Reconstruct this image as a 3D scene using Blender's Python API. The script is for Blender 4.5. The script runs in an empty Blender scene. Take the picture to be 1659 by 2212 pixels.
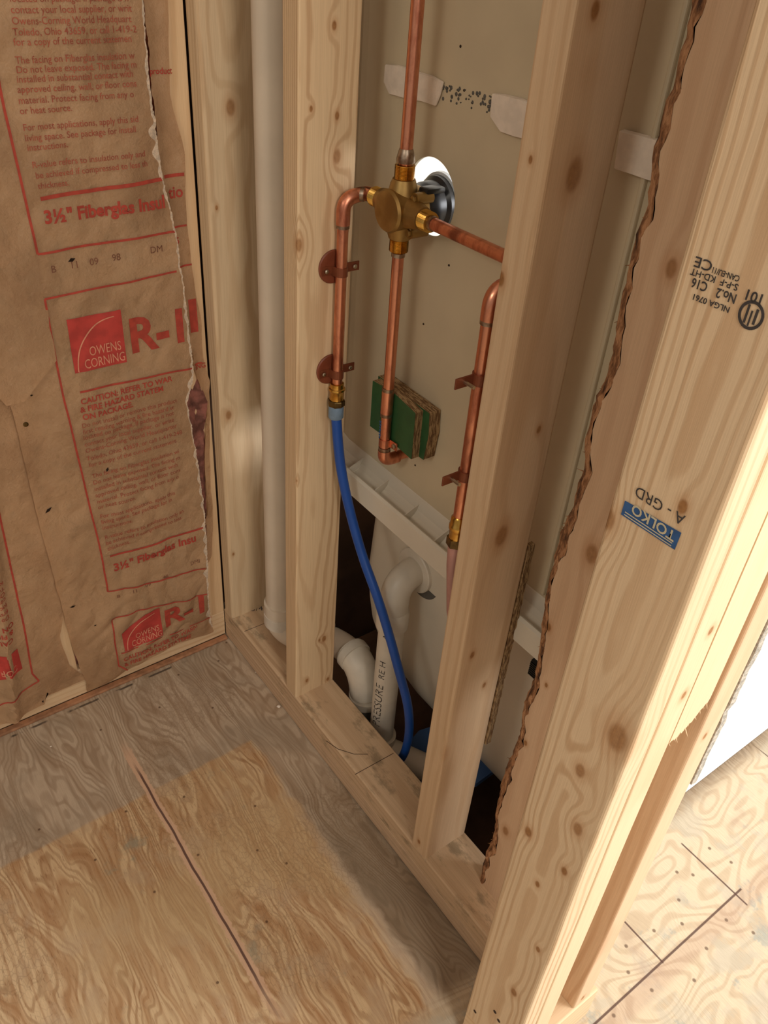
import bpy, bmesh, math, random
from mathutils import Vector, Matrix, noise
random.seed(7)
# ------------------------------------------------------------------ camera, world, light, exposure
W_PX, H_PX, F_PX = 1659, 2212, 1789.06
RC = [(0.58984831, 0.80477516, 0.06645229), (0.5144402, -0.31106636, -0.79911764), (-0.62243895, 0.50554392, -0.59749066)]
CAM = Vector((1.23823693, -0.57532776, 1.37221121))
SC = bpy.context.scene
COL = SC.collection
cam = bpy.data.objects.new('camera', bpy.data.cameras.new('camera'))
COL.objects.link(cam)
r_, d_, f_ = [Vector(v) for v in RC]
cam.matrix_world = Matrix(((r_.x, -d_.x, -f_.x, CAM.x), (r_.y, -d_.y, -f_.y, CAM.y), (r_.z, -d_.z, -f_.z, CAM.z), (0, 0, 0, 1)))
cam.data.sensor_fit = 'HORIZONTAL'
cam.data.sensor_width = 36
cam.data.lens = 36*F_PX/W_PX
cam.data.clip_start = .02
SC.camera = cam
SC.view_settings.view_transform = 'Standard'
SC.view_settings.look = 'None'
SC.view_settings.gamma = 1
SC.view_settings.exposure = 0
world = bpy.data.worlds.new('world')
SC.world = world
world.use_nodes = True
world.node_tree.nodes['Background'].inputs[0].default_value = (1.0, .90, .78, 1)
world.node_tree.nodes['Background'].inputs[1].default_value = .33

def area(name, loc, target, sx, sy, power, col):
    L = bpy.data.lights.new(name, 'AREA')
    L.shape = 'RECTANGLE'; L.size = sx; L.size_y = sy; L.energy = power; L.color = col
    o = bpy.data.objects.new(name, L); COL.objects.link(o)
    o.location = loc
    o.rotation_euler = (Vector(target)-Vector(loc)).to_track_quat('-Z', 'Y').to_euler()
    return o
area('window_daylight', (3.0, 1.7, 1.5), (.9, .15, .5), 1.3, 1.4, 98, (.96, .97, 1.0))
area('doorway_light', (2.7, -.62, 1.9), (.3, 0, .5), .5, .8, 24, (1.0, .93, .84))
area('ceiling_lamp_light', (1.2, -2.2, 2.3), (.45, 0, .6), .6, .6, 11, (1.0, .92, .80))

def ray(u, v):
    return r_*((u-W_PX/2)/F_PX) + d_*((v-H_PX/2)/F_PX) + f_
def at(u, v, axis, val):
    """point of the place on the plane axis=val, measured from the photograph"""
    k = 'xyz'.index(axis); d = ray(u, v)
    return CAM + d*((val-CAM[k])/d[k])

# ------------------------------------------------------------------ object helpers
def tag(o, label=None, cat=None, group=None, kind=None):
    if label: o['label'] = label
    if cat: o['category'] = cat
    if group: o['group'] = group
    if kind: o['kind'] = kind
    return o
def empty(name, loc=(0, 0, 0), **k):
    o = bpy.data.objects.new(name, None); COL.objects.link(o)
    o.location = loc; o.empty_display_size = .02
    return tag(o, **k)
def wloc(o):
    v = Vector(o.location)
    while o.parent: o = o.parent; v += Vector(o.location)
    return v
def link(name, bm, mat, parent=None, smooth=False, origin=None, **k):
    if origin is None: origin = Vector((0, 0, 0))
    origin = Vector(origin)
    bmesh.ops.recalc_face_normals(bm, faces=bm.faces)
    bmesh.ops.translate(bm, verts=bm.verts, vec=-origin)
    me = bpy.data.meshes.new(name); bm.to_mesh(me); bm.free()
    if mat: me.materials.append(mat)
    if smooth:
        for p in me.polygons: p.use_smooth = True
        try: me.set_sharp_from_angle(angle=math.radians(40))
        except Exception: pass
    o = bpy.data.objects.new(name, me); COL.objects.link(o)
    if parent:
        o.parent = parent; o.location = origin-wloc(parent)
    else: o.location = origin
    return tag(o, **k)
def box(bm, a, b, bev=0, seg=2, cuts=0):
    a, b = Vector(a), Vector(b)
    r = bmesh.ops.create_cube(bm, size=1)
    vs = r['verts']
    for v in vs: v.co = Vector(((a[i]+b[i])/2+(b[i]-a[i])*v.co[i] for i in range(3)))
    if bev:
        es = list({e for v in vs for e in v.link_edges})
        bmesh.ops.bevel(bm, geom=es, offset=bev, segments=seg, affect='EDGES', profile=.5)
def sweep(bm, pts, rad, seg=20, cap=True, close=False):
    pts = [Vector(p) for p in pts]
    n = len(pts)
    rads = rad if isinstance(rad, (list, tuple)) else [rad]*n
    t0 = (pts[1]-pts[0]).normalized()
    nrm = t0.orthogonal().normalized()
    rings = []
    for i, p in enumerate(pts):
        t = ((pts[min(i+1, n-1)]-pts[max(i-1, 0)])).normalized()
        if t.length < 1e-9: t = t0
        nrm = (nrm - t*nrm.dot(t)).normalized()
        b = t.cross(nrm)
        rings.append([bm.verts.new(p+(nrm*math.cos(2*math.pi*j/seg)+b*math.sin(2*math.pi*j/seg))*rads[i]) for j in range(seg)])
        t0 = t
    for a, b in zip(rings, rings[1:]):
        for j in range(seg): bm.faces.new((a[j], a[(j+1) % seg], b[(j+1) % seg], b[j]))
    if cap:
        bm.faces.new(rings[0][::-1]); bm.faces.new(rings[-1])
def lathe(bm, c, axis, prof, seg=32):
    """prof: list of (distance along axis, radius)"""
    ax = Vector(axis).normalized(); u = ax.orthogonal().normalized(); w = ax.cross(u); c = Vector(c)
    rings = []
    for t, r in prof:
        r = max(r, 1e-5)
        rings.append([bm.verts.new(c+ax*t+(u*math.cos(2*math.pi*j/seg)+w*math.sin(2*math.pi*j/seg))*r) for j in range(seg)])
    for a, b in zip(rings, rings[1:]):
        for j in range(seg): bm.faces.new((a[j], a[(j+1) % seg], b[(j+1) % seg], b[j]))
    bm.faces.new(rings[0][::-1]); bm.faces.new(rings[-1])
def catmull(P, n=8):
    P = [Vector(p) for p in P]; Q = [2*P[0]-P[1]]+P+[2*P[-1]-P[-2]]; out = []
    for i in range(1, len(Q)-2):
        p0, p1, p2, p3 = Q[i-1:i+3]
        for k in range(n):
            t = k/n
            out.append(.5*((2*p1)+(p2-p0)*t+(2*p0-5*p1+4*p2-p3)*t*t+(3*p1-p0-3*p2+p3)*t**3))
    out.append(P[-1]); return out
def bend(P, rad, n=8):
    """polyline with rounded corners"""
    P = [Vector(p) for p in P]; out = [P[0]]
    for i in range(1, len(P)-1):
        a = (P[i-1]-P[i]).normalized(); b = (P[i+1]-P[i]).normalized()
        r = rad[i-1] if isinstance(rad, (list, tuple)) else rad
        r = min(r, (P[i-1]-P[i]).length*.49 if i > 1 else (P[i-1]-P[i]).length*.95, (P[i+1]-P[i]).length*.49 if i < len(P)-2 else (P[i+1]-P[i]).length*.95)
        s, e = P[i]+a*r, P[i]+b*r
        for k in range(n+1):
            t = k/n; out.append(s*(1-t)**2+P[i]*2*t*(1-t)+e*t*t)
    out.append(P[-1]); return out

# ------------------------------------------------------------------ node helpers
def srgb(r, g, b):
    f = lambda c: c/12.92 if c <= .04045 else ((c+.055)/1.055)**2.4
    return (f(r/255), f(g/255), f(b/255), 1)
class G:
    def __init__(s, name, rough=.6, metal=0, spec=.5):
        s.m = bpy.data.materials.new(name); s.m.use_nodes = True
        s.t = s.m.node_tree; s.b = s.t.nodes['Principled BSDF']
        s.b.inputs['Roughness'].default_value = rough; s.b.inputs['Metallic'].default_value = metal
        s.b.inputs['Specular IOR Level'].default_value = spec
    def set(s, sock, v):
        if hasattr(v, 'is_output') or isinstance(v, bpy.types.NodeSocket): s.t.links.new(v, sock)
        else: sock.default_value = v
    def n(s, typ, **k):
        nd = s.t.nodes.new(typ)
        for a, b in k.items(): setattr(nd, a, b)
        return nd
    def m_(s, op, a, b=0, c=None, clamp=False):
        nd = s.n('ShaderNodeMath', operation=op, use_clamp=clamp)
        s.set(nd.inputs[0], a); s.set(nd.inputs[1], b)
        if c is not None: s.set(nd.inputs[2], c)
        return nd.outputs[0]
    def v_(s, op, a, b=(0, 0, 0)):
        nd = s.n('ShaderNodeVectorMath', operation=op)
        s.set(nd.inputs[0], a); s.set(nd.inputs[1], b)
        return nd.outputs['Value'] if op in ('LENGTH', 'DISTANCE', 'DOT_PRODUCT') else nd.outputs[0]
    def co(s): return s.n('ShaderNodeTexCoord').outputs['Object']
    def sep(s, v):
        nd = s.n('ShaderNodeSeparateXYZ'); s.set(nd.inputs[0], v); return nd.outputs[0], nd.outputs[1], nd.outputs[2]
    def comb(s, x, y, z):
        nd = s.n('ShaderNodeCombineXYZ')
        for i, v in enumerate((x, y, z)): s.set(nd.inputs[i], v)
        return nd.outputs[0]
    def noise(s, v, scale=1, detail=3, rough=.5, dist=0):
        nd = s.n('ShaderNodeTexNoise'); s.set(nd.inputs['Vector'], v)
        nd.inputs['Scale'].default_value = scale; nd.inputs['Detail'].default_value = detail
        nd.inputs['Roughness'].default_value = rough; nd.inputs['Distortion'].default_value = dist
        return nd.outputs['Fac']
    def smooth(s, v, a, b, lo=0., hi=1.):
        nd = s.n('ShaderNodeMapRange', interpolation_type='SMOOTHSTEP')
        s.set(nd.inputs[0], v); nd.inputs[1].default_value = a; nd.inputs[2].default_value = b
        nd.inputs[3].default_value = lo; nd.inputs[4].default_value = hi
        return nd.outputs[0]
    def lin(s, v, a, b, lo=0., hi=1.):
        nd = s.n('ShaderNodeMapRange')
        s.set(nd.inputs[0], v); nd.inputs[1].default_value = a; nd.inputs[2].default_value = b
        nd.inputs[3].default_value = lo; nd.inputs[4].default_value = hi
        return nd.outputs[0]
    def mix(s, f, a, b, blend='MIX'):
        nd = s.n('ShaderNodeMix', data_type='RGBA', blend_type=blend)
        s.set(nd.inputs[0], f); s.set(nd.inputs[6], a); s.set(nd.inputs[7], b)
        return nd.outputs[2]
    def ramp(s, f, stops):
        nd = s.n('ShaderNodeValToRGB'); s.set(nd.inputs[0], f)
        el = nd.color_ramp.elements
        while len(el) < len(stops): el.new(.5)
        for e, (p, c) in zip(el, stops): e.position = p; e.color = c
        return nd.outputs[0]
    def color(s, c): s.set(s.b.inputs['Base Color'], c); return s
    def bump(s, h, strength=.3, dist=.001):
        nd = s.n('ShaderNodeBump'); nd.inputs['Strength'].default_value = strength; nd.inputs['Distance'].default_value = dist
        s.set(nd.inputs['Height'], h); s.t.links.new(nd.outputs[0], s.b.inputs['Normal']); return s

def plain(name, c, rough=.6, metal=0, var=.12, scale=30, bump=0, spec=.5):
    g = G(name, rough, metal, spec)
    co = g.co(); nz = g.noise(co, scale, 4)
    dark = tuple(x*(1-var) for x in c[:3])+(1,); lite = tuple(min(1, x*(1+var)) for x in c[:3])+(1,)
    g.color(g.mix(g.smooth(nz, .35, .65), dark, lite))
    if bump: g.bump(g.noise(co, scale*4, 3), bump, .001)
    return g.m

def wood(name, pith=(.06, .02), knots=(), base=srgb(214, 178, 130), late=srgb(186, 144, 98), axis='z', freq=900, warp=.012, seed=0, stain=0., rough=.62, contrast=.75):
    """softwood: growth rings round an off-centre pith, fine fibre streaks, knots bending the rings.
    object coordinates, long axis given."""
    L_ = srgb(226, 204, 176); base = tuple(a*.48+b*.52 for a, b in zip(base, L_)); late = tuple(a*.75+b*.25 for a, b in zip(late, L_))
    g = G(name, rough, 0, .3)
    co = g.v_('ADD', g.co(), (0, 0, 0))
    x, y, z = g.sep(co)
    if axis == 'x': x, y, z = y, z, x
    if axis == 'y': x, y, z = x, z, y
    P = g.comb(x, y, z)
    lo = g.v_('ADD', g.v_('MULTIPLY', P, (5, 5, 1.6)), (seed*3.1, seed*1.7, seed))
    w1 = g.m_('MULTIPLY', g.m_('SUBTRACT', g.noise(lo, 1, 2), .5), warp*6)
    w2 = g.m_('MULTIPLY', g.m_('SUBTRACT', g.noise(g.v_('MULTIPLY', P, (40, 40, 9)), 1, 2), .5), .004)
    dx = g.m_('SUBTRACT', x, pith[0]); dy = g.m_('SUBTRACT', y, pith[1])
    dx = g.m_('ADD', dx, w1)
    rr = g.m_('SQRT', g.m_('ADD', g.m_('MULTIPLY', dx, dx), g.m_('MULTIPLY', dy, dy)))
    rr = g.m_('ADD', rr, w2)
    dark = None; halo = None
    for (kx, ky, kz, kr) in knots:
        d = g.v_('MULTIPLY', g.v_('SUBTRACT', P, (kx, ky, kz)), (1, 1, .62))
        L = g.v_('LENGTH', d)
        rr = g.m_('ADD', rr, g.smooth(L, 0, kr*4.5, .008 if kr > .006 else .003, 0))
        a = g.smooth(L, kr*.5, kr*1.05, .8 if kr > .006 else 1, 0)
        h = g.smooth(L, kr*.8, kr*2.2, .30, 0)
        dark = a if dark is None else g.m_('MAXIMUM', dark, a)
        halo = h if halo is None else g.m_('MAXIMUM', halo, h)
    ring = g.m_('SINE', g.m_('MULTIPLY', rr, freq))
    ring = g.smooth(ring, -.1, 1.0)
    vary = g.noise(g.v_('MULTIPLY', P, (18, 18, 2)), 1, 2)
    ring = g.m_('MULTIPLY', ring, g.lin(vary, .3, .7, .25, 1.))
    fib = g.noise(g.v_('MULTIPLY', P, (900, 900, 14)), 1, 2)
    c = g.mix(g.m_('MULTIPLY', ring, contrast), base, late)
    c = g.mix(g.lin(fib, .3, .7, 0, .22), c, tuple(v*.62 for v in late[:3])+(1,))
    big = g.noise(g.v_('MULTIPLY', P, (9, 9, 3)), 1, 3)
    c = g.mix(g.smooth(big, .45, .75, 0, .22), c, srgb(206, 166, 124))
    if stain:
        st = g.noise(g.v_('MULTIPLY', P, (30, 30, 14)), 1, 5, .7)
        c = g.mix(g.smooth(st, .52, .70, 0, stain), c, srgb(92, 84, 62))
    if dark is not None:
        c = g.mix(halo, c, srgb(170, 112, 62))
        kr_ = g.noise(g.v_('MULTIPLY', P, (260, 260, 200)), 1, 2)
        c = g.mix(dark, c, g.mix(kr_, srgb(120, 78, 44), srgb(178, 130, 82)))
    g.color(c)
    g.bump(g.m_('ADD', ring, g.m_('MULTIPLY', fib, .6)), .25, .0006)
    return g.m

def timber(name, a, b, mat, parent=None, bev=.003, label=None, cat=None, group=None, warp=.0012, **k):
    """one length of sawn lumber with eased edges, slightly out of true"""
    bm = bmesh.new(); a, b = Vector(a), Vector(b)
    ax = max(range(3), key=lambda i: b[i]-a[i])
    o1, o2 = [i for i in range(3) if i != ax]
    e = bev; n = max(2, int((b[ax]-a[ax])/.05))
    def ringpts():
        pts = []
        for cx, cy, a0 in ((b[o1]-e, b[o2]-e, 0), (a[o1]+e, b[o2]-e, 90), (a[o1]+e, a[o2]+e, 180), (b[o1]-e, a[o2]+e, 270)):
            for k_ in range(4):
                t = math.radians(a0+k_*30); pts.append((cx+e*math.cos(t), cy+e*math.sin(t)))
        return pts
    R = ringpts(); rings = []
    for i in range(n+1):
        t = a[ax]+(b[ax]-a[ax])*i/n; ring = []
        for j, (p, q) in enumerate(R):
            co = [0, 0, 0]; co[ax] = t
            w = noise.noise(Vector((p*20, q*20, t*7)))*warp*.5
            co[o1] = p+w*(1 if p > (a[o1]+b[o1])/2 else -1); co[o2] = q+w*.6
            ring.append(bm.verts.new(co))
        rings.append(ring)
    m = len(R)
    for r0, r1 in zip(rings, rings[1:]):
        for j in range(m): bm.faces.new((r0[j], r0[(j+1) % m], r1[(j+1) % m], r1[j]))
    bm.faces.new(rings[0][::-1]); bm.faces.new(rings[-1])
    org = (a[0], a[1], a[2])
    o = link(name, bm, mat, parent, smooth=False, origin=org, **k)
    return tag(o, label, cat, group)

HZ = .084      # height of the doubled bottom plates
TOP = 2.42     # ceiling height
# ------------------------------------------------------------------ materials
M = {}
M['cream'] = plain('cream_fiberglass', srgb(200, 185, 156), .55, 0, .05, 7, .05)
M['tub'] = plain('white_tub', srgb(214, 205, 188), .4, 0, .04, 6)
M['foam'] = plain('white_foam', srgb(226, 212, 196), .9, 0, .06, 60, .6)
M['pvc'] = plain('white_pvc', srgb(212, 203, 188), .38, 0, .07, 18)
M['pvc_dirty'] = plain('weathered_pvc', srgb(216, 202, 182), .5, 0, .04, 12)
M['ink'] = plain('dark_ink', srgb(58, 52, 50), .8, 0, .2, 60)
M['blueink'] = plain('blue_ink', srgb(46, 84, 132), .8, 0, .15, 120)
M['pex'] = plain('blue_hose_plastic', srgb(18, 74, 158), .42, 0, .08, 14)
M['pexclear'] = plain('pale_blue_sleeve', srgb(112, 134, 156), .5, 0, .1, 80)
M['green'] = plain('green_paint', srgb(40, 84, 46), .5, 0, .10, 40, .1)
M['rubber'] = plain('black_rubber', srgb(22, 22, 26), .35, 0, .2, 30)
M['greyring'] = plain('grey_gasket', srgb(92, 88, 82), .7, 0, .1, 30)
M['clear'] = plain('translucent_plastic', srgb(196, 204, 214), .25, 0, .05, 30)
M['steel'] = plain('steel_screw', srgb(190, 180, 160), .3, 1, .1, 90)
M['isolator'] = plain('brown_plastic', srgb(116, 58, 36), .45, 0, .1, 30)
M['strap'] = plain('brown_coated_strap', srgb(120, 64, 40), .42, .35, .12, 60)
M['bluefoam'] = plain('blue_sheet', srgb(70, 100, 146), .8, 0, .08, 9)
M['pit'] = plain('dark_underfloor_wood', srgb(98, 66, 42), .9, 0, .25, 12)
M['darkwood'] = plain('old_dark_sheathing', srgb(86, 58, 38), .9, 0, .25, 8)
M['drywall'] = plain('white_drywall', srgb(236, 234, 228), .8, 0, .03, 20)
M['gypsum'] = plain('crumbly_gypsum_edge', srgb(178, 170, 156), .95, 0, .25, 260, 1.)
M['pink'] = plain('pink_fiberglass', srgb(168, 112, 98), .95, 0, .35, 55, 1.)
M['redink'] = plain('red_print', srgb(166, 62, 46), .8, 0, .14, 90)
M['redsq'] = plain('red_logo_print', srgb(176, 58, 50), .75, 0, .12, 60)
M['palered'] = plain('faded_red_print', srgb(158, 82, 60), .85, 0, .18, 120)
M['paleline'] = plain('kraft_knockout', srgb(206, 140, 112), .85, 0, .1, 90)
M['torn'] = plain('torn_paper_fibre', srgb(240, 222, 200), .95, 0, .12, 220, .8)
M['staple'] = plain('staple_steel', srgb(80, 72, 64), .4, 1, .1, 60)
M['redply'] = plain('red_brown_plywood_edge', srgb(158, 112, 80), .8, 0, .25, 60)
M['nail'] = plain('nail_hole', srgb(52, 34, 20), .9, 0, .2, 90)

def copper():
    g = G('copper', .32, 1, .5)
    co = g.co(); nz = g.noise(g.v_('MULTIPLY', co, (60, 60, 18)), 1, 5, .65)
    c = g.mix(g.smooth(nz, .42, .7), srgb(226, 156, 126), srgb(178, 108, 84))
    st = g.noise(g.v_('MULTIPLY', co, (28, 28, 9)), 1, 3)
    c = g.mix(g.smooth(st, .60, .74, 0, .6), c, srgb(104, 68, 56))
    g.color(c); g.set(g.b.inputs['Roughness'], g.lin(nz, .3, .7, .26, .46)); return g.m
M['copper'] = copper()
def metalmix(name, a, b, rough, scale=30):
    g = G(name, rough, 1, .5); nz = g.noise(g.co(), scale, 4)
    g.color(g.mix(g.smooth(nz, .35, .65), a, b)); g.bump(g.noise(g.co(), 500, 2), .15, .0004); return g.m
M['solder'] = metalmix('solder', srgb(176, 160, 142), srgb(132, 104, 84), .4, 90)
M['castbrass'] = metalmix('cast_brass', srgb(176, 146, 92), srgb(150, 118, 70), .48, 25)
M['brass'] = metalmix('machined_brass', srgb(222, 180, 98), srgb(196, 148, 70), .24, 60)
M['bronze'] = metalmix('dark_brass_nut', srgb(120, 98, 60), srgb(86, 70, 46), .4, 60)

def kraft():
    g = G('kraft_paper', .55, 0, .35)
    co = g.co()
    n1 = g.noise(co, 6, 5, .6); n2 = g.noise(g.v_('MULTIPLY', co, (60, 60, 25)), 1, 4)
    c = g.mix(g.smooth(n1, .35, .68), srgb(222, 186, 146), srgb(198, 160, 122))
    c = g.mix(g.smooth(n2, .5, .75, 0, .35), c, srgb(216, 180, 138))
    blotch = g.noise(co, 17, 4, .7)
    c = g.mix(g.smooth(blotch, .60, .75, 0, .25), c, srgb(152, 116, 82))
    g.color(c)
    g.bump(g.m_('ADD', g.noise(co, 34, 4, .6), g.m_('MULTIPLY', g.noise(co, 9, 3), 2.)), .85, .006)
    return g.m
M['kraft'] = kraft()

def osb():
    g = G('osb_edge', .85)
    co = g.co()
    n = g.noise(g.v_('MULTIPLY', co, (60, 420, 60)), 1, 3)
    n2 = g.noise(co, 300, 3)
    c = g.mix(g.smooth(n, .4, .6), srgb(176, 146, 104), srgb(112, 82, 52))
    c = g.mix(g.smooth(n2, .58, .7, 0, .7), c, srgb(74, 50, 32)); g.color(c); g.bump(n2, .8, .001); return g.m
M['osb'] = osb()

def bark():
    g = G('bark_wane', .9)
    co = g.co(); n = g.noise(g.v_('MULTIPLY', co, (90, 90, 26)), 1, 5, .7)
    c = g.ramp(n, [(.36, srgb(70, 44, 28)), (.47, srgb(138, 94, 60)), (.56, srgb(186, 138, 98)), (.7, srgb(160, 112, 76))])
    g.color(c); g.bump(n, 1., .004); return g.m
M['bark'] = bark()

def plywood_floor():
    """one plywood subfloor; object origin at the world corner so x,y are metres from the corner"""
    g = G('plywood_subfloor', .75, 0, .3)
    co = g.co(); x, y, z = g.sep(co)
    # ---- grain of the left sheets: contour lines of a stretched noise
    def grain(P, lines, sc, d=2):
        n = g.noise(P, sc, d, .45, .3)
        s = g.m_('SINE', g.m_('MULTIPLY', n, lines))
        return g.smooth(s, -.2, .95), n
    nA = g.noise(g.comb(g.m_('MULTIPLY', x, 2.0), g.m_('MULTIPLY', y, 6.0), 0), 1.3, 3, .5, .2)
    ph = g.m_('ADD', g.m_('MULTIPLY', y, 620), g.m_('MULTIPLY', nA, 165))
    gr = g.smooth(g.m_('SINE', ph), -.3, 1.0)
    gr = g.m_('MULTIPLY', gr, g.lin(g.noise(g.comb(g.m_('MULTIPLY', x, 4), g.m_('MULTIPLY', y, 14), 5), 1, 3), .3, .7, .15, .95))
    gr2, _ = grain(g.comb(g.m_('MULTIPLY', x, 3), g.m_('MULTIPLY', y, 30), 3.3), 34, 1.)
    fine = g.noise(g.comb(g.m_('MULTIPLY', x, 40), g.m_('MULTIPLY', y, 900), 0), 1, 2)
    pores = g.noise(g.comb(g.m_('MULTIPLY', x, 60), g.m_('MULTIPLY', y, 420), 2), 1, 2)
    blot = g.noise(co, 5, 5, .6)
    blot2 = g.noise(co, 13, 5, .65)
    grey = g.mix(gr, srgb(194, 174, 150), srgb(158, 136, 112))
    grey = g.mix(g.m_('MULTIPLY', g.smooth(g.m_('SINE', g.m_('MULTIPLY', ph, .23)), .1, .9), .35), grey, srgb(150, 122, 94))
    grey = g.mix(g.m_('MULTIPLY', gr2, .35), grey, srgb(140, 112, 84))
    grey = g.mix(g.smooth(blot, .5, .68, 0, .55), grey, srgb(150, 134, 114))
    warm = g.mix(gr, srgb(212, 182, 142), srgb(160, 122, 84))
    wide = g.smooth(g.m_('SINE', g.m_('MULTIPLY', ph, .23)), .1, .9)
    warm = g.mix(g.m_('MULTIPLY', wide, .55), warm, srgb(176, 132, 90))
    warm = g.mix(g.m_('MULTIPLY', gr2, .4), warm, srgb(156, 108, 66))
    warm = g.mix(g.smooth(pores, .60, .68, 0, .5), warm, srgb(136, 92, 58))
    warm = g.mix(g.smooth(blot2, .5, .66, 0, .7), warm, srgb(190, 162, 130))
    warm = g.mix(g.smooth(g.noise(co, 2.6, 3), .5, .62, 0, .55), warm, srgb(196, 166, 124))
    warm = g.mix(g.smooth(g.noise(g.v_('ADD', co, (4, 7, 0)), 9, 5, .7), .6, .72, 0, .7), warm, srgb(150, 146, 126))
    wob = g.m_('MULTIPLY', g.m_('SUBTRACT', g.noise(co, 26, 3), .5), .03)
    mx = g.smooth(g.m_('ADD', x, g.m_('MULTIPLY', wob, .25)), .282, .290)
    my = g.smooth(g.m_('ADD', y, wob), -.098, -.086, 1, 0)
    wm = g.m_('MULTIPLY', mx, my)
    left = g.mix(wm, grey, warm)
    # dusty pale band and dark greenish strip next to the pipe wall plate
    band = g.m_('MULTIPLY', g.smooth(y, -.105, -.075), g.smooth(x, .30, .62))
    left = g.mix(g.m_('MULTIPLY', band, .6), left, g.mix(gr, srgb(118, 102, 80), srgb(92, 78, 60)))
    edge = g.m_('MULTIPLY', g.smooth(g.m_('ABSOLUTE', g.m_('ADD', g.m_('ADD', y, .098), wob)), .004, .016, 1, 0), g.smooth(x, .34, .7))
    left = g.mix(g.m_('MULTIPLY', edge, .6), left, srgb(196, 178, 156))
    # checks (fine cross cracks) near the corner
    ck = g.n('ShaderNodeTexVoronoi', feature='DISTANCE_TO_EDGE'); g.set(ck.inputs['Vector'], g.comb(g.m_('MULTIPLY', x, 75), g.m_('MULTIPLY', y, 150), 0)); ck.inputs['Scale'].default_value = 1
    ckm = g.m_('MULTIPLY', g.smooth(ck.outputs[0], .0, .10, 1, 0), g.smooth(g.noise(g.v_('ADD', co, (2, 1, 0)), 4.5, 2), .46, .58, 0, .28))
    left = g.mix(ckm, left, srgb(118, 92, 66))
    # glued seam with ragged filler
    sw = g.m_('ABSOLUTE', g.m_('ADD', g.m_('SUBTRACT', y, -.307), g.m_('MULTIPLY', g.m_('SUBTRACT', g.noise(co, 12, 2), .5), .006)))
    rag = g.m_('ADD', sw, g.m_('MULTIPLY', g.m_('SUBTRACT', g.noise(g.v_('MULTIPLY', co, (110, 60, 1)), 1, 3), .5), .011))
    xr = g.m_('MULTIPLY', g.smooth(x, .14, .2), g.smooth(x, .66, .80, 1, 0))
    left = g.mix(g.m_('MULTIPLY', g.m_('MULTIPLY', g.smooth(rag, .007, .0095, 1, 0), xr), .9), left, srgb(214, 176, 146))
    left = g.mix(g.m_('MULTIPLY', g.smooth(sw, .0014, .0026, 1, 0), g.m_('MULTIPLY', g.smooth(x, .20, .25), xr)), left, srgb(104, 76, 66))
    dl = g.m_('MULTIPLY', g.smooth(g.m_('ABSOLUTE', g.m_('SUBTRACT', x, .022)), .0015, .0035, 1, 0), g.m_('MULTIPLY', g.smooth(y, -.10, -.13), g.smooth(g.noise(co, 24, 3), .42, .52)))
    left = g.mix(g.m_('MULTIPLY', dl, .85), left, srgb(60, 50, 42))
    # ---- right sheets, paler, with glue, square patches and saw kerfs
    PR = g.comb(g.m_('MULTIPLY', x, 9), g.m_('MULTIPLY', y, 4.), 8)
    gR, _ = grain(PR, 110, .9)
    gR = g.m_('MULTIPLY', gR, .55)
    right = g.mix(gR, srgb(208, 190, 162), srgb(176, 154, 126))
    right = g.mix(g.smooth(blot2, .5, .62, 0, .6), right, srgb(184, 176, 158))
    right = g.mix(g.smooth(g.noise(g.v_('ADD', co, (9, 3, 0)), 10, 5, .7), .58, .66, 0, .7), right, srgb(156, 160, 152))
    right = g.mix(g.smooth(g.noise(g.v_('ADD', co, (5, 3, 0)), 7, 4, .6), .58, .70, 0, .4), right, srgb(166, 138, 120))
    def line(v, c, w, lim=None):
        k = g.smooth(g.m_('ABSOLUTE', g.m_('SUBTRACT', v, c)), w*.6, w*1.4, 1, 0)
        if lim: k = g.m_('MULTIPLY', k, g.m_('MULTIPLY', g.smooth(lim[0], lim[1]-.003, lim[1]), g.smooth(lim[0], lim[2], lim[2]+.003, 1, 0)))
        return k
    ks = [line(y, .454, .0016, (x, .925, 1.064)), line(y, .250, .0016, (x, .962, 1.042)), line(x, 1.041, .0018, (y, -.3, .47)), line(y, .77, .0012, (x, .85, 1.1))]
    for L, m in ((.047, 0),):
        st = g.smooth(g.m_('ABSOLUTE', g.m_('SUBTRACT', x, 1.055)), .008, .022, 1, 0)
        right = g.mix(g.m_('MULTIPLY', st, .35), right, srgb(166, 130, 112))
    for k in ks:
        right = g.mix(g.m_('MULTIPLY', k, .9), right, srgb(76, 50, 44))
    # nail heads on the right patch
    for (nx, ny) in ((.955, .40), (.99, .36), (1.02, .33), (1.0, .28), (.975, .42), (1.06, .40), (1.07, .33), (1.08, .5), (1.02, .19), (.99, .22), (1.05, .12), (1.06, .2), (1.09, .27), (.96, .49), (1.0, .50), (1.05, .56), (1.1, .42)):
        dd = g.v_('DISTANCE', co, (nx, ny, 0))
        right = g.mix(g.smooth(dd, .0018, .0042, .85, 0), right, srgb(104, 82, 66))
    c = g.mix(g.smooth(x, .86, .90), left, right)
    for (nx, ny) in ((.02, -.01), (.06, -.05), (.11, -.21), (.10, -.33), (.17, -.12), (.33, -.26), (.47, -.38), (.55, -.17), (.5, -.2), (.62, -.25), (.42, -.16), (.36, -.44), (.25, -.5), (.3, -.36), (.66, -.36), (.45, -.29), (.05, -.14)):
        dd = g.v_('DISTANCE', co, (nx, ny, 0))
        c = g.mix(g.smooth(dd, .0012, .0034, .8, 0), c, srgb(78, 50, 32))
    c = g.mix(g.lin(fine, .3, .7, 0, .18), c, srgb(110, 84, 60))
    g.color(c)
    g.bump(g.m_('ADD', gr, g.m_('MULTIPLY', fine, .5)), .35, .0008)
    return g.m
M['floor'] = plywood_floor()

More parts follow.
